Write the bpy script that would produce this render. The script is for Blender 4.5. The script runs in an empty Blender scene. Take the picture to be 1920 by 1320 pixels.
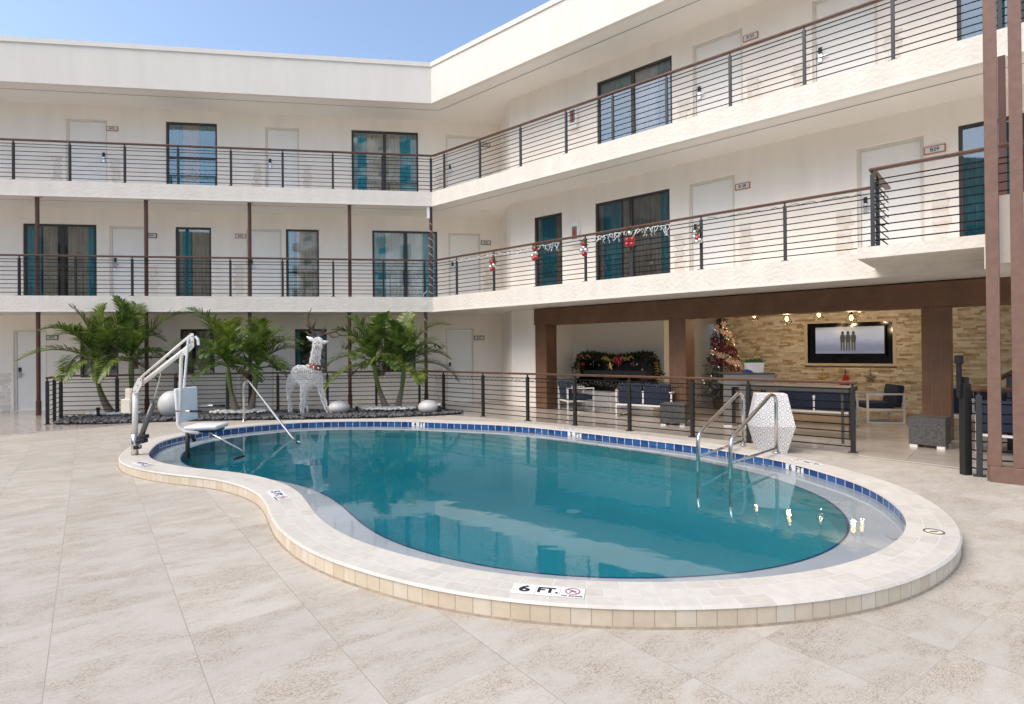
import bpy, bmesh, math, random
from mathutils import Vector, Matrix
from mathutils.geometry import tessellate_polygon
random.seed(7)
sc = bpy.context.scene
COL = sc.collection
# ---------------------------------------------------------------- camera model (matches the real lens) and survey helpers
F=1079.8;HY=651.6;ROLL=.0092;PITCH=.0047;HC=1.579
C=(-2.2236,16.2815)
aR=math.radians(131.435);aL=math.radians(261.7595)
dR=(math.sin(aR),math.cos(aR));nR=(-dR[1],dR[0])
dL=(math.sin(aL),math.cos(aL));nL=(dL[1],-dL[0])
DN={'R':(dR,nR),'L':(dL,nL)}
def ray(x,y):
    a,b=x-960,y-660;c,s=math.cos(ROLL),math.sin(ROLL)
    X=960+a*c-b*s;Y=660+a*s+b*c
    u=(X-960)/F;v=(HY-Y)/F
    c,s=math.cos(PITCH),math.sin(PITCH)
    return (u,c-v*s,s+v*c)
def gz(x,y,z=0.0):
    r=ray(x,y);t=(z-HC)/r[2];return Vector((r[0]*t,r[1]*t,z))
def pd(x,y,D):
    r=ray(x,y);t=D/r[1];return Vector((r[0]*t,D,HC+r[2]*t))
def wp(w,x,y,n=0.0):
    d,nn=DN[w];r=ray(x,y);k=C[0]*nn[0]+C[1]*nn[1]+n
    t=k/(r[0]*nn[0]+r[1]*nn[1]);X,Y=r[0]*t,r[1]*t
    return ((X-C[0])*d[0]+(Y-C[1])*d[1],HC+r[2]*t)
def sn(w,P):
    d,nn=DN[w]
    return ((P[0]-C[0])*d[0]+(P[1]-C[1])*d[1],(P[0]-C[0])*nn[0]+(P[1]-C[1])*nn[1])
def W(w,s,n,z=0.0):
    d,nn=DN[w];return Vector((C[0]+d[0]*s+nn[0]*n,C[1]+d[1]*s+nn[1]*n,z))
def frame(w,s,n,z=0.0):
    """matrix: local x along the wing, y into the building, z up"""
    d,nn=DN[w];p=W(w,s,n,z)
    return Matrix(((d[0],nn[0],0,p.x),(d[1],nn[1],0,p.y),(0,0,1,p.z),(0,0,0,1)))
I4=Matrix.Identity(4)
# ---------------------------------------------------------------- materials
MATS={}
def nd(nt,t,**k):
    n=nt.nodes.new(t)
    for a,b in k.items():
        try: setattr(n,a,b)
        except Exception: n.inputs[a].default_value=b
    return n
def mat(name,col,rough=.5,metal=0,noise=None,bump=None,emit=None,var=0.0,spec=None,alpha=None,coat=0):
    """col linear rgb; noise=(scale,amount,detail) colour variation; bump=(scale,strength,distance)"""
    m=bpy.data.materials.new(name);m.use_nodes=True;nt=m.node_tree
    b=nt.nodes['Principled BSDF'];b.inputs['Base Color'].default_value=(*col,1)
    b.inputs['Roughness'].default_value=rough;b.inputs['Metallic'].default_value=metal
    if spec is not None: b.inputs['Specular IOR Level'].default_value=spec
    if coat: b.inputs['Coat Weight'].default_value=coat
    tc=nd(nt,'ShaderNodeTexCoord')
    if noise:
        n=nd(nt,'ShaderNodeTexNoise');n.inputs['Scale'].default_value=noise[0];n.inputs['Detail'].default_value=noise[2] if len(noise)>2 else 5
        mpn=nd(nt,'ShaderNodeMapping');mpn.inputs['Scale'].default_value=(1,1,noise[3] if len(noise)>3 else 1);nt.links.new(tc.outputs['Object'],mpn.inputs['Vector']);nt.links.new(mpn.outputs[0],n.inputs['Vector'])
        r=nd(nt,'ShaderNodeMapRange');r.inputs['From Min'].default_value=.3;r.inputs['From Max'].default_value=.7
        r.inputs['To Min'].default_value=1-noise[1];r.inputs['To Max'].default_value=1+noise[1]
        nt.links.new(n.outputs['Fac'],r.inputs['Value'])
        v=nd(nt,'ShaderNodeVectorMath',operation='SCALE');v.inputs[0].default_value=col
        nt.links.new(r.outputs['Result'],v.inputs['Scale']);nt.links.new(v.outputs[0],b.inputs['Base Color'])
    if bump:
        n=nd(nt,'ShaderNodeTexNoise');n.inputs['Scale'].default_value=bump[0];n.inputs['Detail'].default_value=4
        nt.links.new(tc.outputs['Object'],n.inputs['Vector'])
        bp=nd(nt,'ShaderNodeBump');bp.inputs['Strength'].default_value=bump[1];bp.inputs['Distance'].default_value=bump[2]
        nt.links.new(n.outputs['Fac'],bp.inputs['Height']);nt.links.new(bp.outputs['Normal'],b.inputs['Normal'])
    if emit:
        b.inputs['Emission Color'].default_value=(*emit[0],1);b.inputs['Emission Strength'].default_value=emit[1]
    MATS[name]=m;return m
def brickmat(name,cols,mortar,bw,rh,ms,off=.5,rough=.55,bumpd=.002,stretch=None,coords='UV',noise=.12,spec=None):
    m=bpy.data.materials.new(name);m.use_nodes=True;nt=m.node_tree;b=nt.nodes['Principled BSDF']
    b.inputs['Roughness'].default_value=rough
    if spec is not None: b.inputs['Specular IOR Level'].default_value=spec
    tc=nd(nt,'ShaderNodeTexCoord')
    br=nd(nt,'ShaderNodeTexBrick',offset=off)
    br.inputs['Scale'].default_value=1;br.inputs['Brick Width'].default_value=bw;br.inputs['Row Height'].default_value=rh
    br.inputs['Mortar Size'].default_value=ms;br.inputs['Mortar Smooth'].default_value=.1;br.inputs['Bias'].default_value=0
    br.inputs['Color1'].default_value=(0,0,0,1);br.inputs['Color2'].default_value=(1,1,1,1);br.inputs['Mortar'].default_value=(.5,.5,.5,1)
    nt.links.new(tc.outputs[coords],br.inputs['Vector'])
    rp=nd(nt,'ShaderNodeValToRGB');el=rp.color_ramp.elements
    el[0].color=(*cols[0],1);el[1].color=(*cols[-1],1)
    for i,c in enumerate(cols[1:-1]):
        e=rp.color_ramp.elements.new((i+1)/(len(cols)-1));e.color=(*c,1)
    nt.links.new(br.outputs['Color'],rp.inputs['Fac'])
    no=nd(nt,'ShaderNodeTexNoise');no.inputs['Scale'].default_value=14;no.inputs['Detail'].default_value=8
    nt.links.new(tc.outputs['Object'],no.inputs['Vector'])
    r=nd(nt,'ShaderNodeMapRange');r.inputs['From Min'].default_value=.3;r.inputs['From Max'].default_value=.7
    r.inputs['To Min'].default_value=1-noise;r.inputs['To Max'].default_value=1+noise;nt.links.new(no.outputs['Fac'],r.inputs['Value'])
    v=nd(nt,'ShaderNodeVectorMath',operation='SCALE');nt.links.new(rp.outputs['Color'],v.inputs[0]);nt.links.new(r.outputs['Result'],v.inputs['Scale'])
    mx=nd(nt,'ShaderNodeMix',data_type='RGBA');nt.links.new(br.outputs['Fac'],mx.inputs['Factor'])
    nt.links.new(v.outputs[0],mx.inputs[6]);mx.inputs[7].default_value=(*mortar,1)
    nt.links.new(mx.outputs[2],b.inputs['Base Color'])
    bp=nd(nt,'ShaderNodeBump',invert=True);bp.inputs['Distance'].default_value=bumpd;bp.inputs['Strength'].default_value=.6
    nt.links.new(br.outputs['Fac'],bp.inputs['Height'])
    nt.links.new(bp.outputs['Normal'],b.inputs['Normal'])
    MATS[name]=m;return m
WALL=(.90,.845,.765)
mat('stucco',WALL,.85,noise=(2.2,.045,6,.18),bump=(60,.15,.004))
mat('ceiling',(.84,.80,.74),.8,noise=(.7,.03))
mat('fascia_rough',(.79,.74,.66),.85,noise=(4,.05,7,.25),bump=(17,.8,.016))
mat('roofband',(.79,.745,.67),.8,noise=(3,.035,7,.12))
mat('trim_white',(.78,.74,.68),.5)
mat('door_paint',(.86,.845,.80),.45,noise=(2,.02))
mat('door_jamb',(.70,.66,.59),.5)
mat('window_frame',(.045,.038,.032),.4)
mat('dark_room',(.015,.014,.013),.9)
mat('teal_cloth',(.012,.33,.40),.85,noise=(3,.2))
mat('taupe_cloth',(.50,.385,.29),.85,noise=(3,.2))
mat('sheer_cloth',(.80,.77,.74),.85,noise=(3,.12))
mat('post_steel',(.016,.016,.016),.45)
mat('post_grey',(.035,.04,.046),.45)
mat('cable_steel',(.008,.008,.009),.7,spec=.2)
mat('rail_wood',(.10,.044,.024),.38,noise=(9,.2))
mat('column_paint',(.10,.042,.03),.45,noise=(4,.1))
mat('mauve_wood',(.185,.108,.082),.6,noise=(12,.12))
mat('steel',(.62,.60,.57),.18,metal=1)
mat('white_plastic',(.82,.82,.83),.32,noise=(2,.02))
mat('white_metal',(.80,.77,.71),.3)
mat('cream_box',(.78,.72,.58),.45)
mat('black_rubber',(.012,.012,.013),.5)
mat('grey_tube',(.13,.13,.125),.35,metal=.3)
mat('rust_edge',(.25,.04,.015),.6)
mat('navy_cloth',(.018,.028,.055),.8,bump=(300,.2,.001))
mat('frame_white',(.82,.80,.77),.35)
mat('silver',(.7,.7,.7),.25,metal=1)
mat('white_tile',(.80,.81,.83),.3)
mat('black_ink',(.012,.011,.010),.5)
mat('red_ink',(.32,.012,.03),.5)
mat('lettering_blue',(.05,.13,.19),.5)
mat('plaque_border',(.45,.19,.12),.5)
mat('plaque_dark_border',(.10,.06,.045),.5)
mat('plaque_face',(.72,.68,.62),.4)
mat('extinguisher_red',(.42,.03,.03),.35)
mat('black_gloss',(.004,.004,.004),.10)
mat('lounge_ceiling',(.6,.56,.5),.8)
mat('cream_wall',(.91,.87,.79),.8,noise=(1,.03))
mat('bulb',(1,.6,.25),.4,emit=((1,.52,.16),4.5))
mat('fairy_bulb',(.9,.85,.6),.4,emit=((1,.8,.45),1.2))
mat('gold',(.75,.52,.18),.3,metal=1)
mat('bronze_star',(.50,.36,.12),.5,metal=.4)
mat('grey_star',(.22,.20,.16),.6)
mat('red_ball',(.5,.006,.02),.15,coat=.6)
mat('silver_ball',(.75,.75,.72),.12,metal=1)
mat('needle_green',(.035,.055,.03),.7,noise=(20,.4))
mat('poin_pink',(.72,.50,.42),.7,noise=(20,.15))
mat('poin_red',(.11,.005,.014),.7,noise=(20,.3))
mat('poin_mag',(.40,.01,.05),.7,noise=(20,.2))
mat('holly_green',(.03,.07,.02),.6,noise=(20,.4))
mat('bark_dark',(.14,.10,.055),.8)
mat('antler',(.10,.055,.035),.6,noise=(20,.3))
mat('leather',(.22,.07,.03),.5)
mat('wire_white',(.88,.88,.87),.5)
mat('lamp_shell',(.74,.72,.68),.35)
mat('grey_panel',(.20,.195,.18),.45,noise=(3,.05))
mat('grey_panel_dark',(.06,.058,.052),.5)
mat('planter_white',(.80,.79,.76),.5,noise=(8,.06))
mat('grass_green',(.05,.13,.02),.6,noise=(20,.3))
mat('blue_cloth',(.015,.03,.2),.8)
mat('pebble_black',(.085,.085,.088),.55,noise=(3,.5,3))
mat('pebble_white',(.78,.76,.72),.6,noise=(5,.1))
mat('cage_metal',(.03,.02,.015),.4,metal=.6)
mat('orange_paper',(.6,.16,.06),.6)
mat('apt_wall',(.88,.86,.80),.8)
mat('apt_tan',(.30,.26,.21),.8)
mat('apt_glass',(.02,.24,.30),.1)
mat('apt_rail',(.85,.85,.84),.5)
mat('leaf_tip',(.19,.12,.03),.7)
# palm leaf: two greens by noise, a little translucency
def leafmat(name,c1,c2):
    m=bpy.data.materials.new(name);m.use_nodes=True;nt=m.node_tree;b=nt.nodes['Principled BSDF'];b.inputs['Roughness'].default_value=.38
    tc=nd(nt,'ShaderNodeTexCoord');n=nd(nt,'ShaderNodeTexNoise');n.inputs['Scale'].default_value=6;nt.links.new(tc.outputs['Object'],n.inputs['Vector'])
    r=nd(nt,'ShaderNodeValToRGB');r.color_ramp.elements[0].position=.38;r.color_ramp.elements[1].position=.68
    r.color_ramp.elements[0].color=(*c1,1);r.color_ramp.elements[1].color=(*c2,1)
    nt.links.new(n.outputs['Fac'],r.inputs['Fac']);nt.links.new(r.outputs['Color'],b.inputs['Base Color'])
    t=nd(nt,'ShaderNodeBsdfTranslucent');nt.links.new(r.outputs['Color'],t.inputs['Color'])
    mx=nd(nt,'ShaderNodeMixShader');mx.inputs[0].default_value=.25
    nt.links.new(b.outputs[0],mx.inputs[1]);nt.links.new(t.outputs[0],mx.inputs[2]);nt.links.new(mx.outputs[0],nt.nodes['Material Output'].inputs['Surface'])
    MATS[name]=m
leafmat('palm_leaf',(.035,.08,.012),(.17,.26,.04))
leafmat('palm_leaf_b',(.06,.105,.014),(.27,.34,.055))
# palm trunk: green upper, grey ringed lower (object z)
def trunkmat():
    m=bpy.data.materials.new('palm_bark');m.use_nodes=True;nt=m.node_tree;b=nt.nodes['Principled BSDF'];b.inputs['Roughness'].default_value=.55
    tc=nd(nt,'ShaderNodeTexCoord');sp=nd(nt,'ShaderNodeSeparateXYZ');nt.links.new(tc.outputs['Object'],sp.inputs[0])
    r=nd(nt,'ShaderNodeValToRGB');cr=r.color_ramp;cr.elements[0].position=.50;cr.elements[0].color=(.26,.21,.17,1)
    cr.elements[1].position=.68;cr.elements[1].color=(.15,.20,.04,1);e=cr.elements.new(.95);e.color=(.16,.24,.06,1)
    n=nd(nt,'ShaderNodeTexNoise');n.inputs['Scale'].default_value=8;nt.links.new(tc.outputs['Object'],n.inputs['Vector'])
    ma=nd(nt,'ShaderNodeMath',operation='MULTIPLY_ADD');ma.inputs[1].default_value=.12;nt.links.new(n.outputs['Fac'],ma.inputs[0]);nt.links.new(sp.outputs['Z'],ma.inputs[2])
    nt.links.new(ma.outputs[0],r.inputs['Fac'])
    wv=nd(nt,'ShaderNodeTexWave',bands_direction='Z');wv.inputs['Scale'].default_value=5;wv.inputs['Distortion'].default_value=1
    nt.links.new(tc.outputs['Object'],wv.inputs['Vector'])
    mr=nd(nt,'ShaderNodeMapRange');mr.inputs['To Min'].default_value=.65;mr.inputs['To Max'].default_value=1.1;nt.links.new(wv.outputs['Fac'],mr.inputs['Value'])
    v=nd(nt,'ShaderNodeVectorMath',operation='SCALE');nt.links.new(r.outputs['Color'],v.inputs[0]);nt.links.new(mr.outputs['Result'],v.inputs['Scale'])
    nt.links.new(v.outputs[0],b.inputs['Base Color']);MATS['palm_bark']=m
trunkmat()
# glass: clear sheet that mirrors by Fresnel plus a solar coating
def glass():
    m=bpy.data.materials.new('window_glass');m.use_nodes=True;nt=m.node_tree
    for n in list(nt.nodes):
        if n.type!='OUTPUT_MATERIAL': nt.nodes.remove(n)
    out=[n for n in nt.nodes if n.type=='OUTPUT_MATERIAL'][0]
    fr=nd(nt,'ShaderNodeFresnel');fr.inputs[0].default_value=1.5
    ad=nd(nt,'ShaderNodeMath',operation='ADD');ad.inputs[1].default_value=.15;nt.links.new(fr.outputs[0],ad.inputs[0]);ad.use_clamp=True
    t=nd(nt,'ShaderNodeBsdfTransparent');t.inputs[0].default_value=(.82,.9,.9,1)
    g=nd(nt,'ShaderNodeBsdfGlossy');g.inputs['Roughness'].default_value=.02;g.inputs['Color'].default_value=(.95,.97,1,1)
    mx=nd(nt,'ShaderNodeMixShader');nt.links.new(ad.outputs[0],mx.inputs[0]);nt.links.new(t.outputs[0],mx.inputs[1]);nt.links.new(g.outputs[0],mx.inputs[2])
    nt.links.new(mx.outputs[0],out.inputs['Surface']);MATS['window_glass']=m
glass()
# water
def water():
    m=bpy.data.materials.new('pool_water');m.use_nodes=True;nt=m.node_tree
    for n in list(nt.nodes):
        if n.type!='OUTPUT_MATERIAL': nt.nodes.remove(n)
    out=[n for n in nt.nodes if n.type=='OUTPUT_MATERIAL'][0]
    tc=nd(nt,'ShaderNodeTexCoord');mp=nd(nt,'ShaderNodeMapping');mp.inputs['Scale'].default_value=(1,1,1);nt.links.new(tc.outputs['Object'],mp.inputs['Vector'])
    n1=nd(nt,'ShaderNodeTexNoise');n1.inputs['Scale'].default_value=2.2;n1.inputs['Detail'].default_value=2;nt.links.new(mp.outputs[0],n1.inputs['Vector'])
    n2=nd(nt,'ShaderNodeTexNoise');n2.inputs['Scale'].default_value=12;n2.inputs['Detail'].default_value=3;nt.links.new(mp.outputs[0],n2.inputs['Vector'])
    m2=nd(nt,'ShaderNodeMath',operation='MULTIPLY_ADD');m2.inputs[1].default_value=.16;nt.links.new(n2.outputs['Fac'],m2.inputs[0]);nt.links.new(n1.outputs['Fac'],m2.inputs[2])
    bp=nd(nt,'ShaderNodeBump');bp.inputs['Strength'].default_value=1;bp.inputs['Distance'].default_value=.0022;nt.links.new(m2.outputs[0],bp.inputs['Height'])
    fr=nd(nt,'ShaderNodeFresnel');fr.inputs[0].default_value=1.56;nt.links.new(bp.outputs[0],fr.inputs['Normal'])
    t=nd(nt,'ShaderNodeBsdfTransparent')
    g=nd(nt,'ShaderNodeBsdfGlossy');g.inputs['Roughness'].default_value=.012;nt.links.new(bp.outputs[0],g.inputs['Normal'])
    mx=nd(nt,'ShaderNodeMixShader');nt.links.new(fr.outputs[0],mx.inputs[0]);nt.links.new(t.outputs[0],mx.inputs[1]);nt.links.new(g.outputs[0],mx.inputs[2])
    nt.links.new(mx.outputs[0],out.inputs['Surface'])
    va=nd(nt,'ShaderNodeVolumeAbsorption');va.inputs['Color'].default_value=(.10,.78,.86,1);va.inputs['Density'].default_value=.70
    nt.links.new(va.outputs[0],out.inputs['Volume']);MATS['pool_water']=m
water()
# deck tiles (rotated square grid, veined cream limestone)
def deck(name,base,vein,uv,joint,rough,streak,jointw=.008,spec=.5):
    m=bpy.data.materials.new(name);m.use_nodes=True;nt=m.node_tree;b=nt.nodes['Principled BSDF'];b.inputs['Roughness'].default_value=rough
    b.inputs['Specular IOR Level'].default_value=spec
    geo=nd(nt,'ShaderNodeNewGeometry');pos=geo.outputs['Position']
    def dot(vec,off,sc_):
        d=nd(nt,'ShaderNodeVectorMath',operation='DOT_PRODUCT');nt.links.new(pos,d.inputs[0]);d.inputs[1].default_value=vec
        a=nd(nt,'ShaderNodeMath',operation='ADD');nt.links.new(d.outputs['Value'],a.inputs[0]);a.inputs[1].default_value=off
        s_=nd(nt,'ShaderNodeMath',operation='DIVIDE');nt.links.new(a.outputs[0],s_.inputs[0]);s_.inputs[1].default_value=sc_;return s_.outputs[0]
    (v1,o1,s1),(v2,o2,s2)=uv
    u=dot(v1,o1,s1);v=dot(v2,o2,s2)
    def edge(c,w):
        fr=nd(nt,'ShaderNodeMath',operation='FRACT');nt.links.new(c,fr.inputs[0])
        a=nd(nt,'ShaderNodeMath',operation='SUBTRACT');nt.links.new(fr.outputs[0],a.inputs[0]);a.inputs[1].default_value=.5
        ab=nd(nt,'ShaderNodeMath',operation='ABSOLUTE');nt.links.new(a.outputs[0],ab.inputs[0])
        g=nd(nt,'ShaderNodeMapRange',clamp=True);g.inputs['From Min'].default_value=.5-w;g.inputs['From Max'].default_value=.5-w*.35;nt.links.new(ab.outputs[0],g.inputs['Value']);return g.outputs['Result']
    e1=edge(u,jointw);e2=edge(v,jointw*.8)
    k2=nd(nt,'ShaderNodeMath',operation='MULTIPLY');nt.links.new(e2,k2.inputs[0]);k2.inputs[1].default_value=.6
    mxe=nd(nt,'ShaderNodeMath',operation='MAXIMUM');nt.links.new(e1,mxe.inputs[0]);nt.links.new(k2.outputs[0],mxe.inputs[1])
    # per-tile tone
    cb=nd(nt,'ShaderNodeCombineXYZ')
    for c,i in((u,0),(v,1)):
        fl=nd(nt,'ShaderNodeMath',operation='FLOOR');nt.links.new(c,fl.inputs[0]);nt.links.new(fl.outputs[0],cb.inputs[i])
    wn=nd(nt,'ShaderNodeTexWhiteNoise');nt.links.new(cb.outputs[0],wn.inputs['Vector'])
    cuv=nd(nt,'ShaderNodeCombineXYZ');nt.links.new(u,cuv.inputs[0]);nt.links.new(v,cuv.inputs[1])
    addv=nd(nt,'ShaderNodeVectorMath',operation='MULTIPLY_ADD');nt.links.new(wn.outputs['Color'],addv.inputs[0]);addv.inputs[1].default_value=(7,7,7);nt.links.new(cuv.outputs[0],addv.inputs[2])
    mp=nd(nt,'ShaderNodeMapping');mp.inputs['Scale'].default_value=streak;nt.links.new(addv.outputs[0],mp.inputs['Vector'])
    def noise(s_,det,dist=0,rgh=.5):
        n=nd(nt,'ShaderNodeTexNoise');n.inputs['Scale'].default_value=s_;n.inputs['Detail'].default_value=det;n.inputs['Distortion'].default_value=dist;n.inputs['Roughness'].default_value=rgh
        nt.links.new(mp.outputs[0],n.inputs['Vector']);return n.outputs['Fac']
    big=noise(1.6,5,.4,.6);fine=noise(22,6,1.5,.65);vn=noise(13,3,2.4,.5)
    # thin curly veins where |vn-.5| is small, masked by big patches
    s1_=nd(nt,'ShaderNodeMath',operation='SUBTRACT');nt.links.new(vn,s1_.inputs[0]);s1_.inputs[1].default_value=.5
    a1=nd(nt,'ShaderNodeMath',operation='ABSOLUTE');nt.links.new(s1_.outputs[0],a1.inputs[0])
    r1=nd(nt,'ShaderNodeMapRange',clamp=True);r1.inputs['From Min'].default_value=0;r1.inputs['From Max'].default_value=.045;r1.inputs['To Min'].default_value=1;r1.inputs['To Max'].default_value=0;nt.links.new(a1.outputs[0],r1.inputs['Value'])
    r2=nd(nt,'ShaderNodeMapRange',clamp=True);r2.inputs['From Min'].default_value=.40;r2.inputs['From Max'].default_value=.62;nt.links.new(big,r2.inputs['Value'])
    mm=nd(nt,'ShaderNodeMath',operation='MULTIPLY');nt.links.new(r1.outputs['Result'],mm.inputs[0]);nt.links.new(r2.outputs['Result'],mm.inputs[1])
    m3=nd(nt,'ShaderNodeMath',operation='MULTIPLY');nt.links.new(mm.outputs[0],m3.inputs[0]);m3.inputs[1].default_value=.85
    # base tone
    tone=nd(nt,'ShaderNodeMapRange');tone.inputs['From Min'].default_value=.3;tone.inputs['From Max'].default_value=.7;tone.inputs['To Min'].default_value=.90;tone.inputs['To Max'].default_value=1.08;nt.links.new(fine,tone.inputs['Value'])
    t2=nd(nt,'ShaderNodeMapRange');t2.inputs['To Min'].default_value=.93;t2.inputs['To Max'].default_value=1.05;nt.links.new(wn.outputs['Value'],t2.inputs['Value'])
    tm=nd(nt,'ShaderNodeMath',operation='MULTIPLY');nt.links.new(tone.outputs['Result'],tm.inputs[0]);nt.links.new(t2.outputs['Result'],tm.inputs[1])
    mixb=nd(nt,'ShaderNodeMix',data_type='RGBA');mixb.inputs[6].default_value=(*base,1);mixb.inputs[7].default_value=(base[0]*.965,base[1]*.94,base[2]*.895,1)
    r4=nd(nt,'ShaderNodeMapRange',clamp=True);r4.inputs['From Min'].default_value=.42;r4.inputs['From Max'].default_value=.68;nt.links.new(big,r4.inputs['Value']);nt.links.new(r4.outputs['Result'],mixb.inputs['Factor'])
    sc1=nd(nt,'ShaderNodeVectorMath',operation='SCALE');nt.links.new(mixb.outputs[2],sc1.inputs[0]);nt.links.new(tm.outputs[0],sc1.inputs['Scale'])
    mv=nd(nt,'ShaderNodeMix',data_type='RGBA');nt.links.new(m3.outputs[0],mv.inputs['Factor']);nt.links.new(sc1.outputs[0],mv.inputs[6]);mv.inputs[7].default_value=(*vein,1)
    mj=nd(nt,'ShaderNodeMix',data_type='RGBA');nt.links.new(mxe.outputs[0],mj.inputs['Factor']);nt.links.new(mv.outputs[2],mj.inputs[6]);mj.inputs[7].default_value=(*joint,1)
    nt.links.new(mj.outputs[2],b.inputs['Base Color'])
    bp=nd(nt,'ShaderNodeBump',invert=True);bp.inputs['Distance'].default_value=.002;bp.inputs['Strength'].default_value=.5;nt.links.new(mxe.outputs[0],bp.inputs['Height'])
    b2=nd(nt,'ShaderNodeBump');b2.inputs['Distance'].default_value=.0015;b2.inputs['Strength'].default_value=.25;nt.links.new(fine,b2.inputs['Height']);nt.links.new(bp.outputs[0],b2.inputs['Normal'])
    nt.links.new(b2.outputs[0],b.inputs['Normal']);MATS[name]=m
ca,sa=math.cos(math.radians(-36.38)),math.sin(math.radians(-36.38))
G1=((ca,-sa,0),.173,.627);G2=((-sa,-ca,0),3.036,.656)
deck('deck_tile',(.49,.455,.395),(.15,.10,.062),(G1,G2),(.34,.31,.27),.55,(1.0,2.1,1),.005,spec=.3)
G3=((dR[0],dR[1],0),0,1.2);G4=((nR[0],nR[1],0),.1,.62)
deck('lounge_tile',(.46,.41,.35),(.2,.15,.11),(G3,G4),(.16,.13,.10),.16,(.8,2.5,1),.005,spec=.6)
# ---------------------------------------------------------------- mesh builder
class MB:
    def __init__(s): s.v=[];s.f=[];s.uv=None
    def add(s,vs,fs,M=None):
        o=len(s.v);s.v+=[(M@Vector(p)) if M else Vector(p) for p in vs];s.f+=[tuple(i+o for i in f) for f in fs];return s
    def box(s,a,b,M=None,bev=0):
        x0,y0,z0=[min(p,q) for p,q in zip(a,b)];x1,y1,z1=[max(p,q) for p,q in zip(a,b)]
        if bev>0:
            bm=bmesh.new();bmesh.ops.create_cube(bm,size=1)
            for v in bm.verts: v.co=Vector(((x0+x1)/2+v.co.x*(x1-x0),(y0+y1)/2+v.co.y*(y1-y0),(z0+z1)/2+v.co.z*(z1-z0)))
            bmesh.ops.bevel(bm,geom=bm.edges[:],offset=bev,segments=3,profile=.5,affect='EDGES')
            bm.verts.index_update();s.add([v.co.copy() for v in bm.verts],[[v.index for v in f.verts] for f in bm.faces],M);bm.free();return s
        return s.add([(x0,y0,z0),(x1,y0,z0),(x1,y1,z0),(x0,y1,z0),(x0,y0,z1),(x1,y0,z1),(x1,y1,z1),(x0,y1,z1)],
          [(0,3,2,1),(4,5,6,7),(0,1,5,4),(1,2,6,5),(2,3,7,6),(3,0,4,7)],M)
    def quad(s,a,b,c,d,M=None): return s.add([a,b,c,d],[(0,1,2,3)],M)
    def tube(s,pts,r,seg=8,M=None,cap=True,rs=None):
        pts=[Vector(p) for p in pts];n=len(pts);rings=[];ref=None
        for i,p in enumerate(pts):
            t=((pts[min(i+1,n-1)]-pts[max(i-1,0)])).normalized()
            if ref is None: ref=Vector((0,0,1)) if abs(t.z)<.9 else Vector((1,0,0))
            a=t.cross(ref).normalized();b=t.cross(a).normalized();ref=-b if False else ref
            if (ref-t*ref.dot(t)).length<.15: ref=a
            rr=rs[i] if rs else r
            rings.append([p+a*math.cos(2*math.pi*k/seg)*rr+b*math.sin(2*math.pi*k/seg)*rr for k in range(seg)])
        # keep rings aligned
        for i in range(1,n):
            best=min(range(seg),key=lambda q:(rings[i][q]-rings[i-1][0]-(pts[i]-pts[i-1])).length)
            rings[i]=rings[i][best:]+rings[i][:best]
            a=(rings[i][1]-rings[i-1][1]-(pts[i]-pts[i-1])).length;b=(rings[i][-1]-rings[i-1][1]-(pts[i]-pts[i-1])).length
            if b<a: rings[i]=[rings[i][0]]+rings[i][1:][::-1]
        vs=[v for r_ in rings for v in r_];fs=[]
        for i in range(n-1):
            for k in range(seg):
                k2=(k+1)%seg;fs.append((i*seg+k,i*seg+k2,(i+1)*seg+k2,(i+1)*seg+k))
        if cap: fs+= [tuple(range(seg))[::-1],tuple((n-1)*seg+k for k in range(seg))]
        return s.add(vs,fs,M)
    def lathe(s,prof,seg=16,M=None):
        vs=[];fs=[]
        for r,z in prof:
            for k in range(seg): vs.append((r*math.cos(2*math.pi*k/seg),r*math.sin(2*math.pi*k/seg),z))
        for i in range(len(prof)-1):
            for k in range(seg):
                k2=(k+1)%seg;fs.append((i*seg+k,i*seg+k2,(i+1)*seg+k2,(i+1)*seg+k))
        fs+=[tuple(range(seg))[::-1],tuple((len(prof)-1)*seg+k for k in range(seg))]
        return s.add(vs,fs,M)
    def ball(s,c,r,seg=10,rings=7,M=None,sq=(1,1,1)):
        c=Vector(c);pr=[]
        vs=[];fs=[]
        for i in range(1,rings):
            a=math.pi*i/rings
            for k in range(seg):
                b=2*math.pi*k/seg;vs.append(c+Vector((r*sq[0]*math.sin(a)*math.cos(b),r*sq[1]*math.sin(a)*math.sin(b),r*sq[2]*math.cos(a))))
        t=len(vs);vs+=[c+Vector((0,0,r*sq[2])),c-Vector((0,0,r*sq[2]))]
        for i in range(rings-2):
            for k in range(seg):
                k2=(k+1)%seg;fs.append((i*seg+k,(i+1)*seg+k,(i+1)*seg+k2,i*seg+k2))
        for k in range(seg):
            k2=(k+1)%seg;fs.append((t,k,k2));fs.append((t+1,(rings-2)*seg+k2,(rings-2)*seg+k))
        return s.add(vs,fs,M)
    def prism(s,poly,z0,z1,M=None):
        n=len(poly);vs=[(p[0],p[1],z0) for p in poly]+[(p[0],p[1],z1) for p in poly]
        return s.add(vs,[tuple(range(n))[::-1],tuple(range(n,2*n))]+[(i,(i+1)%n,n+(i+1)%n,n+i) for i in range(n)],M)
WL={}
def finish(o,label=None,cat=None,group=None,kind=None):
    if label: o['label']=label
    if cat: o['category']=cat
    if group: o['group']=group
    if kind: o['kind']=kind
    return o
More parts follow.
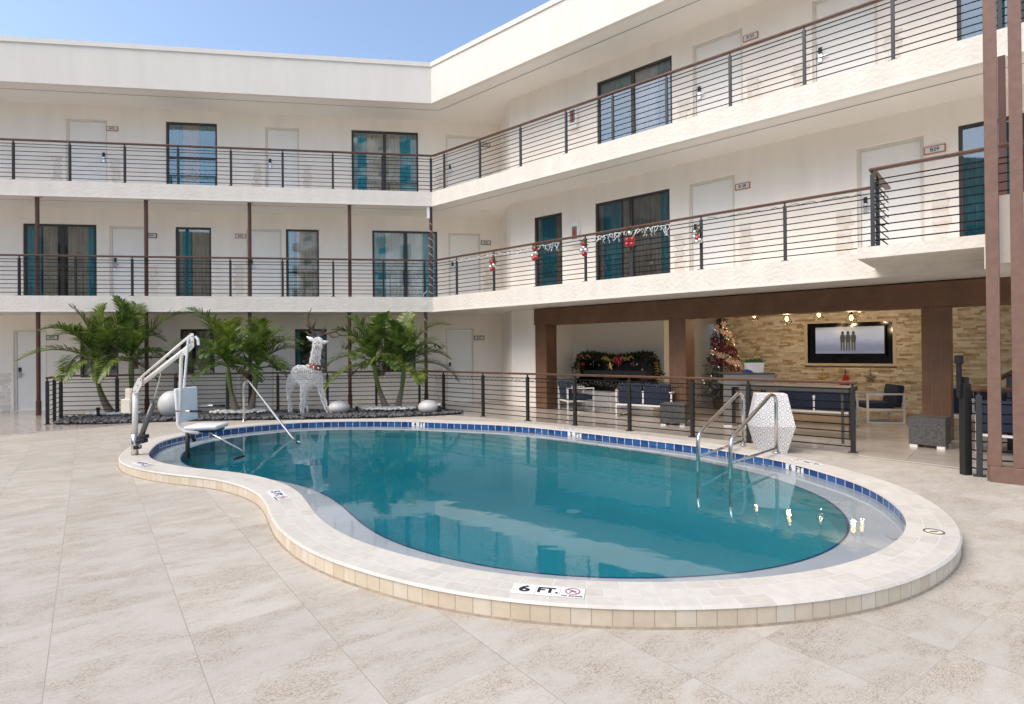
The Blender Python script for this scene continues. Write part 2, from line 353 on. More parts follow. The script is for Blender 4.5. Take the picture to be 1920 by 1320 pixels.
def build(mb,name,m,parent=None,smooth=False,world=True,solid=0):
    """link the collected shapes as ONE mesh object; world=True: shapes are in world space"""
    off=WL.get(parent.name,Vector()) if (parent and world) else Vector()
    me=bpy.data.meshes.new(name);me.from_pydata([tuple(v-off) for v in mb.v],[],mb.f);me.update()
    me.materials.append(MATS[m] if isinstance(m,str) else m)
    if mb.uv:
        ul=me.uv_layers.new(name='UVMap')
        for li,uv in enumerate(mb.uv): ul.data[li].uv=uv
    if smooth:
        for p in me.polygons: p.use_smooth=True
    o=bpy.data.objects.new(name,me);COL.objects.link(o)
    if parent: o.parent=parent;WL[o.name]=off
    return o
def empty(name,loc,label,cat,group=None,kind=None,rz=0):
    o=bpy.data.objects.new(name,None);COL.objects.link(o);o.location=loc;o.rotation_euler=(0,0,rz);o.empty_display_size=.2
    WL[o.name]=Vector(loc);return finish(o,label,cat,group,kind)
def copy_tree(o,parent=None):
    c=o.copy();COL.objects.link(c);c.parent=parent
    for ch in o.children: copy_tree(ch,c)
    return c
def text_mesh(txt,size,bold=0,extr=.001,align='CENTER',sx=1):
    cu=bpy.data.curves.new('t','FONT');cu.body=txt;cu.size=size;cu.offset=bold;cu.extrude=extr;cu.align_x=align;cu.align_y='CENTER';cu.resolution_u=3
    ob=bpy.data.objects.new('t',cu);COL.objects.link(ob);bpy.context.view_layer.update()
    me=bpy.data.meshes.new_from_object(ob.evaluated_get(bpy.context.evaluated_depsgraph_get()))
    vs=[Vector((v.co.x*sx,v.co.y,v.co.z)) for v in me.vertices];fs=[tuple(p.vertices) for p in me.polygons]
    bpy.data.objects.remove(ob);bpy.data.curves.remove(cu);bpy.data.meshes.remove(me)
    return vs,fs
def basis(o,x,y,z):
    return Matrix(((x[0],y[0],z[0],o[0]),(x[1],y[1],z[1],o[1]),(x[2],y[2],z[2],o[2]),(0,0,0,1)))
# ================================================================ POOL
INNER=[(276,851),(283,843),(299,828),(340,817),(404,805.7),(477,797.5),(550,792),(637,789),(754,789),(840,792),(960,797),(1060,806.4),(1175,819.6),(1300,834),(1371,846),(1473,864),(1529,880),(1597.5,900),(1635,915.6),(1675.6,942),(1697.5,962.5),(1703,985),(1699,1000),(1679,1019),(1647.5,1036),(1604,1053),(1541,1069),(1460,1079.7),(1354,1089),(1260,1092),(1106,1090.6),(1000,1083),(900,1072),(800,1051.6),(700,1025),(655,1009),(608,981),(585,958),(570,931.6),(544,911),(491.5,893.7),(433,883.5),(375,879),(331,873),(287,863)]
ZC=.125;ZW=.03
def smooth_closed(P,n):
    N=len(P);out=[]
    for i in range(N):
        p0,p1,p2,p3=P[i-1],P[i],P[(i+1)%N],P[(i+2)%N]
        for k in range(12):
            t=k/12;out.append(.5*((2*p1)+(p2-p0)*t+(2*p0-5*p1+4*p2-p3)*t*t+(3*p1-p0-3*p2+p3)*t**3))
    def resample(Q,n):
        L=[0]
        for i in range(len(Q)): L.append(L[-1]+(Q[(i+1)%len(Q)]-Q[i]).length)
        T=L[-1];R=[];j=0
        for k in range(n):
            d=T*k/n
            while L[j+1]<d: j+=1
            f=(d-L[j])/max(L[j+1]-L[j],1e-9);R.append(Q[j].lerp(Q[(j+1)%len(Q)],f))
        return R,T
    R,T=resample(out,n)
    for it in range(14): R=[(R[i-1]+R[i]*2+R[(i+1)%n])/4 for i in range(n)]
    return resample(R,n)
P2=[gz(x,y,ZC).to_2d() for x,y in INNER]
NP=260
POOL,PLEN=smooth_closed(P2,NP)
area=sum(POOL[i-1].x*POOL[i].y-POOL[i].x*POOL[i-1].y for i in range(NP))
SG=1 if area>0 else -1
def pnorm(P,i):
    n=len(P);t=(P[(i+1)%n]-P[i-1]).normalized();return Vector((t.y,-t.x))*SG   # outward
def offset(P,d): return [P[i]+pnorm(P,i)*d for i in range(len(P))]
def ring(Pa,za,Pb,zb,uvf=None):
    n=len(Pa);mb=MB();mb.v=[Vector((p.x,p.y,za)) for p in Pa]+[Vector((p.x,p.y,zb)) for p in Pb]
    mb.f=[((i),(i+1)%n,n+(i+1)%n,n+i) for i in range(n)]
    if uvf:
        mb.uv=[]
        for i in range(n): mb.uv+=[uvf(i,0),uvf(i+1,0),uvf(i+1,1),uvf(i,1)]
    return mb
def merge_rings(rs):
    mb=MB();mb.uv=[]
    for r in rs: 
        mb.add(r.v,r.f);mb.uv+=r.uv
    return mb
S=PLEN/NP
brickmat('coping_top',[(.55,.515,.445),(.595,.56,.49),(.63,.595,.525)],(.65,.63,.59),.20,.1205,.0045,rough=.45,noise=.07)
brickmat('coping_side',[(.62,.52,.39),(.67,.59,.46),(.70,.64,.54)],(.42,.36,.28),.118,.6,.003,off=0,rough=.5,noise=.06)
brickmat('blue_tile',[(.012,.055,.20),(.02,.085,.27),(.03,.12,.33)],(.72,.74,.74),.15,.4,.005,off=0,rough=.12,noise=.2)
mat('plaster_shelf',(.84,.86,.90),.6,noise=(1.5,.08))
mat('plaster_deep',(.12,.50,.55),.6,noise=(.8,.1))
mat('navy_trim',(.03,.09,.24),.3)
root=empty('swimming_pool',(POOL[0].x,POOL[0].y,0),'freeform swimming pool with raised cream tile coping and teal water','swimming pool')
POOLROOT=root
O1=offset(POOL,.345);O2=offset(POOL,.36);O3=offset(POOL,.352)
nseg=round(PLEN/.20);ku=nseg*.20/PLEN
top=ring(POOL,ZC,O1,ZC,lambda i,k:(i*S*ku,k*.3615))
lip=ring(O1,ZC,O2,ZC-.014,lambda i,k:(i*S*ku,.30))
build(merge_rings([top,lip]),'coping_top','coping_top',root)
OL=sum((O2[i]-O2[i-1]).length for i in range(NP));no=round(OL/.118);cum=[0]
for i in range(NP): cum.append(cum[-1]+(O2[(i+1)%NP]-O2[i]).length)
k2=no*.118/OL
build(ring(O3,ZC-.014,O3,.012,lambda i,k:(cum[i]*k2,.1+k*.1)),'coping_side','coping_side',root)
mat('grout_base',(.30,.25,.19),.8,noise=(20,.2))
build(ring(offset(POOL,.352),.012,offset(POOL,.362),0,None),'grout_foot','grout_base',root)
nb=round(PLEN/.15);kb=nb*.15/PLEN
I1=offset(POOL,.012)
build(ring(POOL,ZC,POOL,ZC-.02,None),'coping_nose','trim_white',root)
build(ring(I1,ZC-.02,I1,-.02,lambda i,k:(i*S*kb,.2)),'tile_band','blue_tile',root)
SH=[POOL[i]-pnorm(POOL,i)*.40 for i in range(NP)]
for it in range(25): SH=[(SH[i-1]+SH[i]*2+SH[(i+1)%NP])/4 for i in range(NP)]
ZS=-.004
build(ring(I1,ZS,SH,ZS-.01,None),'shelf','plaster_shelf',root)
build(ring(offset(SH,.018),ZS-.006,offset(SH,-.003),ZS-.008,None),'shelf_trim','navy_trim',root)
def inset(d,it=30):
    Q=offset(SH,-d)
    for _ in range(it): Q=[(Q[i-1]+Q[i]*2+Q[(i+1)%NP])/4 for i in range(NP)]
    return Q
RG=[(SH,ZS-.01),(inset(.05,4),-.16),(inset(.18,10),-.32),(inset(.42,30),-.47),(inset(.70,60),-.57),(inset(.95,90),-.62)]
mb=MB()
for (a_,za),(b_,zb_) in zip(RG,RG[1:]): q_=ring(a_,za,b_,zb_,None);mb.add(q_.v,q_.f)
pw=build(mb,'pool_wall','plaster_deep',root,smooth=True)
FLR=RG[-1][0]
tri=tessellate_polygon([[Vector((p.x,p.y,0)) for p in FLR]])
mb=MB();mb.v=[Vector((p.x,p.y,-.62)) for p in FLR];mb.f=[tuple(t) for t in tri]
build(mb,'pool_floor','plaster_deep',root)
mb=MB()
mb.lathe([(.10,0),(.10,.012),(.085,.016)],20,Matrix.Translation(gz(1075,960,-.619)))
build(mb,'drain_cover','white_plastic',root,smooth=False)
c=gz(1683,1010,ZS);mb=MB();mb.box((c.x-.07,c.y-.03,ZS-.004),(c.x+.07,c.y+.05,ZS+.012));build(mb,'inlet_plate','white_plastic',root)
c=gz(1751,998,ZC);mb=MB();mb.lathe([(.072,ZC-.01),(.072,ZC+.004),(.060,ZC+.005)],28,Matrix.Translation((c.x,c.y,0)))
lid=build(mb,'skimmer_lid','cream_box',root)
mb=MB();ringpts=[(c.x+.066*math.cos(a*math.pi/12),c.y+.066*math.sin(a*math.pi/12),ZC+.005) for a in range(25)];mb.tube(ringpts,.005,6)
mb.box((c.x-.03,c.y-.006,ZC+.003),(c.x+.03,c.y+.006,ZC+.009));build(mb,'lid_rim','black_rubber',lid)
# water body (closed volume)
WI=offset(POOL,.008)
wt=tessellate_polygon([[Vector((p.x,p.y,0)) for p in WI]])
mb=MB();n=NP
mb.v=[Vector((p.x,p.y,ZW)) for p in WI]+[Vector((p.x,p.y,-1.0)) for p in WI]
a0=(mb.v[wt[0][1]]-mb.v[wt[0][0]]).cross(mb.v[wt[0][2]]-mb.v[wt[0][0]]).z
for t in wt:
    t=tuple(t) if a0>0 else tuple(t)[::-1]
    mb.f.append(t);mb.f.append(tuple(k+n for k in t[::-1]))
for i in range(n):
    q=(i,(i+1)%n,n+(i+1)%n,n+i);mb.f.append(q)
wo=build(mb,'water','pool_water',None)
bm=bmesh.new();bm.from_mesh(wo.data);bmesh.ops.recalc_face_normals(bm,faces=bm.faces);bm.to_mesh(wo.data);bm.free()
finish(wo,'still teal water filling the freeform pool','water',kind='structure')
# nearest pool parameter
def near_i(p): 
    p=Vector((p[0],p[1]));return min(range(NP),key=lambda i:(POOL[i]-p).length)
# ---- deck markers on the coping
def deck_marker(px,py,ftxt,label,nodive=True,off=.20,size=.148):
    g=gz(px,py,ZC);i=near_i(g);nn=pnorm(POOL,i);up=Vector((-nn.x,-nn.y,0));o=POOL[i]+nn*off
    tx=Vector((up.y,-up.x,0));M=basis((o.x,o.y,ZC+.002),tx,up,(0,0,1))
    r=empty('depth_marker',(o.x,o.y,ZC),label,'depth marker',group='depth markers round the pool')
    tiles=['n','f','d'] if nodive else ['n','f']
    w=size;x0=-w*len(tiles)/2
    for k,t in enumerate(tiles):
        cx=x0+w*(k+.5);h=w*.92
        mb=MB();mb.box((cx-w/2+.0015,-h/2,0),(cx+w/2-.0015,h/2,.003),M);tb=build(mb,'tile','white_tile',r)
        if t=='n':
            vs,fs=text_mesh(ftxt,.115,.0035,.0007,sx=1.25);build(MB().add(vs,fs,M@Matrix.Translation((cx+.005,0,.0042))),'numeral','black_ink',tb)
        elif t=='f':
            vs,fs=text_mesh('FT.',.098,.0035,.0007,sx=1.05);build(MB().add(vs,fs,M@Matrix.Translation((cx,0,.0042))),'lettering','black_ink',tb)
        else:
            mb=MB();R=.046
            pts=[(cx+R*math.cos(a*math.pi/16),.014+R*math.sin(a*math.pi/16),.0045) for a in range(33)]
            for q in range(32):
                a,b=Vector(pts[q]),Vector(pts[q+1]);ia=Vector((cx,.014,.0045))+(a-Vector((cx,.014,.0045)))*.84;ib=Vector((cx,.014,.0045))+(b-Vector((cx,.014,.0045)))*.84
                mb.quad(a,b,ib,ia,M)
            d=R*.68;mb.quad((cx-d,.014+d+.004,.0047),(cx-d-.002,.014+d-.003,.0047),(cx+d,.014-d-.004,.0047),(cx+d+.002,.014-d+.003,.0047),M)
            build(mb,'prohibition_ring','red_ink',tb)
            mb=MB()
            mb.quad((cx-.006,.022,.0042),(cx+.004,.028,.0042),(cx-.012,-.008,.0042),(cx-.020,-.008,.0042),M)
            mb.quad((cx-.004,.026,.0042),(cx+.002,.032,.0042),(cx+.026,.010,.0042),(cx+.022,.006,.0042),M)
            mb.quad((cx-.030,.034,.0042),(cx-.026,.038,.0042),(cx+.002,.028,.0042),(cx-.002,.024,.0042),M)
            build(mb,'diver_symbol','black_ink',tb)
            vs,fs=text_mesh('NO DIVING',.0215,.0006,.0005,sx=1.12);build(MB().add(vs,fs,M@Matrix.Translation((cx,-.053,.0042))),'lettering','black_ink',tb)
    return r
deck_marker(1030,1107,'6','white 6 FT. NO DIVING tiles set in the near coping')
deck_marker(532,925,'5','small 5 FT. NO DIVING tiles where the coping curves beside the narrow end')
deck_marker(272,870,'4','4 FT. NO DIVING tiles on the coping in front of the pool lift mast')
deck_marker(1062,802,'5','5 FT. tiles lying upside down on the far coping above the waterline 5 FT')
deck_marker(1517,866,'6','6 FT. tiles lying upside down on the coping beside the exit handrails')
def wall_marker(px,py,txt,label):
    g=gz(px,py,.07);i=near_i(g);nn=pnorm(POOL,i);o=POOL[i]+nn*.008
    tx=Vector((nn.y,-nn.x,0))
    M=basis((o.x,o.y,.066),tx,(0,0,1),(-nn.x,-nn.y,0))
    r=empty('waterline_marker',(o.x,o.y,.06),label,'depth marker',group='depth markers on the waterline tiles')
    mb=MB();mb.box((-.15,-.075,0),(-.001,.04,.004),M);mb.box((.001,-.075,0),(.15,.04,.004),M);t=build(mb,'tile','white_tile',r)
    a,b=txt.split();vs,fs=text_mesh(a,.105,.003,.0006);m=MB().add(vs,fs,M@Matrix.Translation((-.07,-.008,.005)))
    vs,fs=text_mesh(b,.105,.003,.0006);m.add(vs,fs,M@Matrix.Translation((.075,-.008,.005)));build(m,'lettering','black_ink',t)
wall_marker(776,796,'4 FT','4 FT marker on the far waterline tiles below the palms')
wall_marker(1077,814,'5 FT','5 FT marker on the waterline tiles in front of the lounge')
wall_marker(1490,877,'6 FT','6 FT marker on the waterline tiles beside the exit handrails')
# ================================================================ GROUND
hole=[Vector((p.x,p.y,0)) for p in offset(POOL,.30)]
R0=420
sq=[Vector(p) for p in((-R0,-R0,0),(R0,-R0,0),(R0,R0,0),(-R0,R0,0))]
if SG>0: hole2=hole[::-1]
else: hole2=hole
tri=tessellate_polygon([sq,hole2])
mb=MB();mb.v=sq+hole2;mb.f=[tuple(t) for t in tri]
gd=build(mb,'ground','deck_tile');bm=bmesh.new();bm.from_mesh(gd.data);bmesh.ops.recalc_face_normals(bm,faces=bm.faces)
if bm.faces[:][0].normal.z<0: bmesh.ops.reverse_faces(bm,faces=bm.faces)
bm.to_mesh(gd.data);bm.free()
finish(gd,'cream veined limestone tile deck round the pool','deck',kind='structure')
# ================================================================ BUILDING
NW=1.40      # wall depth behind the balcony edge
bld=empty('hotel_building',(C[0],C[1],0),'three storey white motel building with two angled wings and open galleries','building')
def build_wall(w,s0,s1,z0,z1,holes,n=NW,th=.14,m='stucco',name='wall',parent=bld):
    ss=sorted({s0,s1,*[h[0] for h in holes],*[h[1] for h in holes]});zs=sorted({z0,z1,*[h[2] for h in holes],*[h[3] for h in holes]})
    def inh(s,z): return any(h[0]<s<h[1] and h[2]<z<h[3] for h in holes)
    mb=MB();M=frame(w,0,n)
    for i in range(len(ss)-1):
        for j in range(len(zs)-1):
            a,b,c_,d=ss[i],ss[i+1],zs[j],zs[j+1]
            if a>=s1 or b<=s0 or inh((a+b)/2,(c_+d)/2): continue
            mb.quad((a,0,c_),(b,0,c_),(b,0,d),(a,0,d),M)
    for h in holes:
        a,b,c_,d=h
        mb.quad((a,0,c_),(a,th,c_),(a,th,d),(a,0,d),M);mb.quad((b,0,c_),(b,th,c_),(b,th,d),(b,0,d),M)
        mb.quad((a,0,d),(b,0,d),(b,th,d),(a,th,d),M);mb.quad((a,0,c_),(b,0,c_),(b,th,c_),(a,th,c_),M)
    return build(mb,name,m,parent)
def door(w,s0,s1,z0,z1,lockside):
    M=frame(w,0,NW);mb=MB()
    fw=.055
    mb.box((s0,.045,z0),(s0+fw,.10,z1),M);mb.box((s1-fw,.045,z0),(s1,.10,z1),M);mb.box((s0+fw,.045,z1-fw),(s1-fw,.10,z1),M)
    mb2=MB();mb2.box((s0+fw+.004,.075,z0+.01),(s1-fw-.004,.11,z1-fw-.004),M)
    d=build(mb2,'door','door_paint',bld);build(mb,'door_frame','door_jamb',d)
    ls=s0+fw+.07 if lockside=='a' else s1-fw-.07
    mb=MB();mb.box((ls-.035,.045,z0+.92),(ls+.035,.075,z0+1.08),M,.006);mb.box((ls-.01,.02,z0+1.0),(ls+.12*(1 if lockside=='a' else -1),.035,z0+1.02),M)
    lk=build(mb,'door_lock','silver',d);mb=MB();mb.box((ls-.03,.04,z0+1.085),(ls+.03,.075,z0+1.2),M,.005);build(mb,'card_reader','black_rubber',d)
def curtain(mb,a,b,z0,z1,y,M,amp=.028):
    n=max(8,int((b-a)/.018));pts=[]
    ph=random.random()*9
    for i in range(n+1):
        s=a+(b-a)*i/n;pts.append((s,y+amp*math.sin(s*62+ph)+amp*.4*math.sin(s*23+ph*2)))
    for i in range(n):
        (p,q),(r,t)=pts[i],pts[i+1];mb.quad((p,q,z0),(r,t,z0),(r,t,z1),(p,q,z1),M)
def window(w,s0,s1,z0,z1,cur,mull=(),hbar=None,name='window'):
    """cur: list of (f0,f1,material) fractions from the photo-left side"""
    M=frame(w,0,NW);mb=MB();fw=.055;y0,y1=.03,.09
    mb.box((s0,y0,z0),(s0+fw,y1,z1),M);mb.box((s1-fw,y0,z0),(s1,y1,z1),M);mb.box((s0+fw,y0,z1-fw),(s1-fw,y1,z1),M);mb.box((s0+fw,y0,z0),(s1-fw,y1,z0+fw*.8),M)
    fx=(lambda f:s0+(s1-s0)*f) if w=='R' else (lambda f:s1-(s1-s0)*f)
    for f in mull: mb.box((fx(f)-.045,y0+.004,z0+fw*.8),(fx(f)+.045,y1-.004,z1-fw),M)
    if hbar: mb.box((s0+fw,y0+.004,hbar-.03),(s1-fw,y1-.004,hbar+.03),M)
    o=build(mb,name,'window_frame',bld)
    mb=MB();mb.quad((s0+.03,.062,z0+.02),(s1-.03,.062,z0+.02),(s1-.03,.062,z1-.02),(s0+.03,.062,z1-.02),M);build(mb,'glass','window_glass',o)
    by={}
    for f0,f1,m in cur: by.setdefault(m,[]).append((f0,f1))
    for m,L in by.items():
        mb=MB()
        for f0,f1 in L:
            a,b=sorted((fx(f0),fx(f1)));curtain(mb,max(a,s0+.01),min(b,s1-.01),z0+.04,z1-.02,.15,M)
        build(mb,'curtain',m,o,smooth=True)
    mb=MB();mb.quad((s0-.3,.5,z0-.2),(s1+.3,.5,z0-.2),(s1+.3,.5,z1+.2),(s0-.3,.5,z1+.2),M);build(mb,'room_shade_sheet','dark_room',o)  # near-black sheet: the unlit room's shade painted behind the curtains
T,U,H='teal_cloth','taupe_cloth','sheer_cloth'
FZ=[0,3.1,6.1]
def sx(w,x,y): return wp(w,x,y,NW)[0]
holes={('L',0):[],('L',1):[],('L',2):[],('R',1):[],('R',2):[]}
def rect(w,x0,x1,y,fl,ztop=None,z0=None):
    a,b=sorted((sx(w,x0,y),sx(w,x1,y)));zt=ztop if ztop else wp(w,x0,y,NW)[1];zb=FZ[fl]+.02 if z0 is None else z0
    holes[(w,fl)].append((a,b,zb,zt));return a,b,zb,zt
doors=[('L',2,123,201,221,'a'),('L',2,497,561,237,'b'),('L',2,836,902,253,'b'),
 ('L',1,205,273,422,'b'),('L',1,462,528,426,'b'),('L',1,841,901,437.6,'b'),
 ('L',0,25,88,614.5,'b'),('L',0,450,513,618,'b'),('L',0,836,888,618,'b'),
 ('R',2,1298,1392,85,'a'),('R',2,1522,1645,8,'a'),('R',1,1291,1377,344,'a'),('R',1,1606,1732,281,'a')]
DT={0:2.26,1:5.22,2:8.24}
DOORS=[]
for w,fl,x0,x1,y,lk in doors:
    yb=y if w=='L' else None
    if w=='L': a,b=sorted((sx(w,x0,y+60),sx(w,x1,y+60)))
    else: a,b=wp(w,x0,y+40,NW)[0],wp(w,x1,y,NW)[0]
    h=(a,b,FZ[fl]+.02,DT[fl]);holes[(w,fl)].append(h);DOORS.append((w,*h,lk,fl))
wins=[('L',2,311,407,232,8.27,None,[(0,.30,T),(.3,.62,U),(.62,1,T)],(),7.25),
 ('L',2,659,784,247,8.27,None,[(0,.22,T),(.22,.47,U),(.5,.72,U),(.72,1,T)],(.49,),None),
 ('L',1,43,181,420,None,None,[(0,.2,T),(.22,.42,U),(.56,.84,U),(.84,1,T)],(.52,),None),
 ('L',1,329,396,426,None,None,[(0,.14,U),(.14,.4,T),(.4,1,U)],(),None),
 ('L',1,536,598,430,None,None,[(0,.2,T),(.3,1,U)],(),None),
 ('L',1,698,820,433,None,None,[(0,.2,T),(.2,.47,H),(.52,.78,H),(.78,1,T)],(.51,),None),
 ('L',0,150,222,616,None,.92,[(0,.2,U)],(.5,),None),('L',0,338,402,617,None,.95,[(.0,.3,U),(.4,.8,U)],(),None),
 ('L',0,553,613,617,None,.97,[(0,.12,T)],(),None),('L',0,720,779,618,None,.97,[(.75,.95,T)],(.5,),None),
 ('R',2,1119,1260,128,8.21,None,[(0,.48,T),(.50,.8,H),(.8,1,T)],(.49,),None),
 ('R',2,1795,1925,80,8.1,None,[(0,1,T)],(.5,),None),
 ('R',1,1002,1054,404,5.17,None,[(0,.1,U),(.12,.66,T),(.66,1,U)],(),None),
 ('R',1,1116,1256,380,5.21,None,[(0,.08,U),(.08,.33,T),(.36,.47,U),(.5,.85,U),(.85,1,T)],(.49,),None),
 ('R',1,1797,1925,244,5.25,None,[(0,1,T)],(.5,),None)]
WINS=[]
for w,fl,x0,x1,y,zt,z0,cur,mu,hb in wins:
    yy=y+50
    a,b,zb,z1=rect(w,x0,x1,yy,fl,ztop=zt if zt else wp(w,(x0+x1)/2,y,NW)[1],z0=z0);WINS.append((w,a,b,zb,z1,cur,mu,hb))
for d in DOORS: door(*d[:6])
for v in WINS: window(v[0],v[1],v[2],v[3],v[4],v[5],v[6],v[7])
SLE=wp('L',939,450,NW)[0];SRS=1.72
ZB=[(0,2.69),(3.09,5.69),(6.07,8.64)]
for fl in (0,1,2): build_wall('L',SLE,17.5,ZB[fl][0],ZB[fl][1],holes[('L',fl)])
for fl in (1,2): build_wall('R',SRS,17.5,ZB[fl][0],ZB[fl][1],holes[('R',fl)])
# return wall between the wings, and the plain white ground wall next to the lounge
A=W('L',SLE,NW);B=W('R',SRS,NW)
mb=MB()
for z0,z1 in ZB: mb.quad((A.x,A.y,z0),(B.x,B.y,z0),(B.x,B.y,z1),(A.x,A.y,z1))
build(mb,'wall','stucco',bld)
SC1=wp('R',1004,680,NW)[0]
build_wall('R',SRS,SC1,0,2.69,[])
# panelled header line over the ground floor
mb=MB();mb.box((SLE,-.03,2.36),(17.5,0.0,2.69),frame('L',0,NW-.002));build(mb,'wall_header','stucco',bld)
# sand stone patches beside the doors
brickmat('patch_stone',[(.70,.62,.52),(.78,.72,.64),(.80,.76,.70)],(.72,.66,.58),.22,.09,.004,rough=.8,coords='UV',noise=.05)
def patch(w,s0,s1,z0,z1):
    mb=MB();M=frame(w,0,NW-.012);mb.uv=[];z=z0;k=0
    while z<z1-.01:
        e=random.uniform(-.05,.06);a,b=s0+(e if k%2 else 0),s1+(e if k%2==0 else -e);zz=min(z+.09,z1)
        mb.add([(a,0,z),(b,0,z),(b,0,zz),(a,0,zz),(a,.012,z),(b,.012,z),(b,.012,zz),(a,.012,zz)],[(0,1,2,3),(0,4,5,1),(3,2,6,7),(0,3,7,4),(1,5,6,2)],M)
        mb.uv+=[(a,z),(b,z),(b,zz),(a,zz)]+[(a,z)]*16
        z+=.09;k+=1
    build(mb,'stone_patch','patch_stone',bld)
def hits(w,fl,a,b): return any(h[0]-.02<b and h[1]+.02>a for h in holes[(w,fl)])
for w,a,b,z0,z1,lk,fl in DOORS:
    if not hits(w,fl,b+.06,b+.4): patch(w,b+.10,b+.34,z0,z0+1.05)
    if fl>0 and not hits(w,fl,a-.4,a-.06): patch(w,a-.34,a-.10,z0,z0+1.0)
# slabs
inn=6.2;k=1/(1+nL[0]*nR[0]+nL[1]*nR[1])
def cpt(n,z=0): return Vector((C[0]+(nL[0]+nR[0])*n*k,C[1]+(nL[1]+nR[1])*n*k,z))
def slab(z0,z1,n0,m,name,sL=17.5,sR=17.5,n1=inn):
    poly=[W('L',sL,n0),cpt(n0),W('R',sR,n0),W('R',sR,n1),cpt(n1),W('L',sL,n1)]
    mb=MB();n=6;vs=[(p.x,p.y,z0) for p in poly]+[(p.x,p.y,z1) for p in poly]
    f=[(0,1,4,5),(1,2,3,4),(6,7,10,11),(7,8,9,10)]+[(i,(i+1)%n,n+(i+1)%n,n+i) for i in range(n)]
    mb.add(vs,f);return build(mb,name,m,bld)
def band(z0,z1,n0,n1,m,name,sL=17.5,sR=17.5):
    poly=[W('L',sL,n0),cpt(n0),W('R',sR,n0),W('R',sR,n1),cpt(n1),W('L',sL,n1)]
    return slab(z0,z1,n0,m,name,sL,sR,n1)
slab(2.70,3.06,.06,'ceiling','balcony_slab')
slab(5.69,6.04,.06,'ceiling','balcony_slab')
band(2.705,3.10,0,.10,'fascia_rough','slab_edge');band(5.695,6.08,0,.10,'fascia_rough','slab_edge')
band(2.68,2.706,-.012,.11,'trim_white','drip_edge');band(5.67,5.696,-.012,.11,'trim_white','drip_edge')
slab(8.62,9.60,.06,'ceiling','roof',n1=9)
band(8.594,9.62,0,.12,'roofband','roof_fascia')
band(9.62,9.743,-.03,.22,'trim_white','roof_coping')
# shadow-gap grooves in the soffits
mat('groove',(.16,.14,.12),.9)
def groove(z,n):
    poly=[W('L',17.5,n),cpt(n),W('R',17.5,n)];q=[W('L',17.5,n+.02),cpt(n+.02),W('R',17.5,n+.02)]
    mb=MB()
    for i in (0,1): mb.add([(poly[i].x,poly[i].y,z),(poly[i+1].x,poly[i+1].y,z),(q[i+1].x,q[i+1].y,z),(q[i].x,q[i].y,z)],[(0,1,2,3)])
    build(mb,'soffit_groove','groove',bld)
groove(8.616,.50);groove(5.686,.48)
# rooftop closing wall behind, so the roof has depth
# ---- columns
def column(w,px,y,n,z0,z1,r=.048):
    s=wp(w,px,y,n)[0];mb=MB();M=frame(w,s,n)
    mb.tube([(0,0,z0),(0,0,z1)],r,14,M);mb.box((-.075,-.075,z1-.02),(.075,.075,z1),M)
    if z0==0: mb.tube([(0,0,0),(0,0,.38)],r+.012,14,M)
    build(mb,'column','column_paint',bld,smooth=False)
for px in (70,274,468,655.5): column('L',px,450,.14,3.08,5.70)
for px in (72,275,469,656): column('L',px,700,.14,0,2.70)
column('L',808,450,.10,3.08,5.70);column('L',799,700,.10,0,2.70)
# ---- room number plaques
def plaque(w,x0,y0,x1,y1,txt,label,dark=False):
    s0,z1=wp(w,x0,y0,NW-.02);s1,z0=wp(w,x1,y1,NW-.02)
    if w=='R': z1=wp(w,x0,y0+ (0),NW-.02)[1]
    s=(s0+s1)/2;z=(z0+z1)/2;hw,hh=.155,.068
    r=empty('room_number_plaque',W(w,s,NW-.02,z),label,'room sign',group='room number plaques on the gallery walls')
    M=frame(w,s,NW-.022,z);mb=MB();mb.box((-hw,0,-hh),(hw,.02,hh),M,.004);build(mb,'backing','plaque_dark_border' if dark else 'plaque_border',r)
    mb=MB();mb.box((-hw+.022,-.005,-hh+.02),(hw-.022,.001,hh-.02),M);build(mb,'face','plaque_face',r)
    d,nn=DN[w];vs,fs=text_mesh(txt,.085,.0015,.001)
    sg=1 if w=='R' else -1;p=W(w,s,NW-.030,z)
    X=Vector((d[0]*sg,d[1]*sg,0));MM=basis(p,X,(0,0,1),(-nn[0],-nn[1],0));build(MB().add(vs,fs,MM),'lettering','lettering_blue',r)
plaque('L',202,237,218,245,'B32','pale room plaque at the upper left door of the top gallery')
plaque('L',903,267,917,276,'B 33','dark framed room plaque beside the top gallery corner door',True)
plaque('L',276,437,290,446,'B24','B24 plaque beside a middle gallery door behind a brown column',True)
plaque('L',443,438,459,447,'B25','pale B25 plaque beside the middle gallery door between two brown columns')
plaque('L',904,451,918,459,'B26','dark framed B26 plaque beside the middle gallery corner door',True)
plaque('L',89,629,106,637,'B15','B15 plaque beside the ground floor door behind the first palms',True)
plaque('L',514,630,529,640,'B16','B16 plaque on the ground floor wall behind the middle palms',True)
plaque('L',891,629,906,638,'B17','B17 plaque beside the ground floor corner door',True)
plaque('R',1396,68,1418,70,'B 35','B 35 plaque high on the upper gallery of the right wing')
plaque('R',1380,349,1404,349,'B 28','B 28 plaque on the middle gallery of the right wing')
plaque('R',1736,280,1769,280,'B29','B29 plaque beside the door above the jutting balcony')
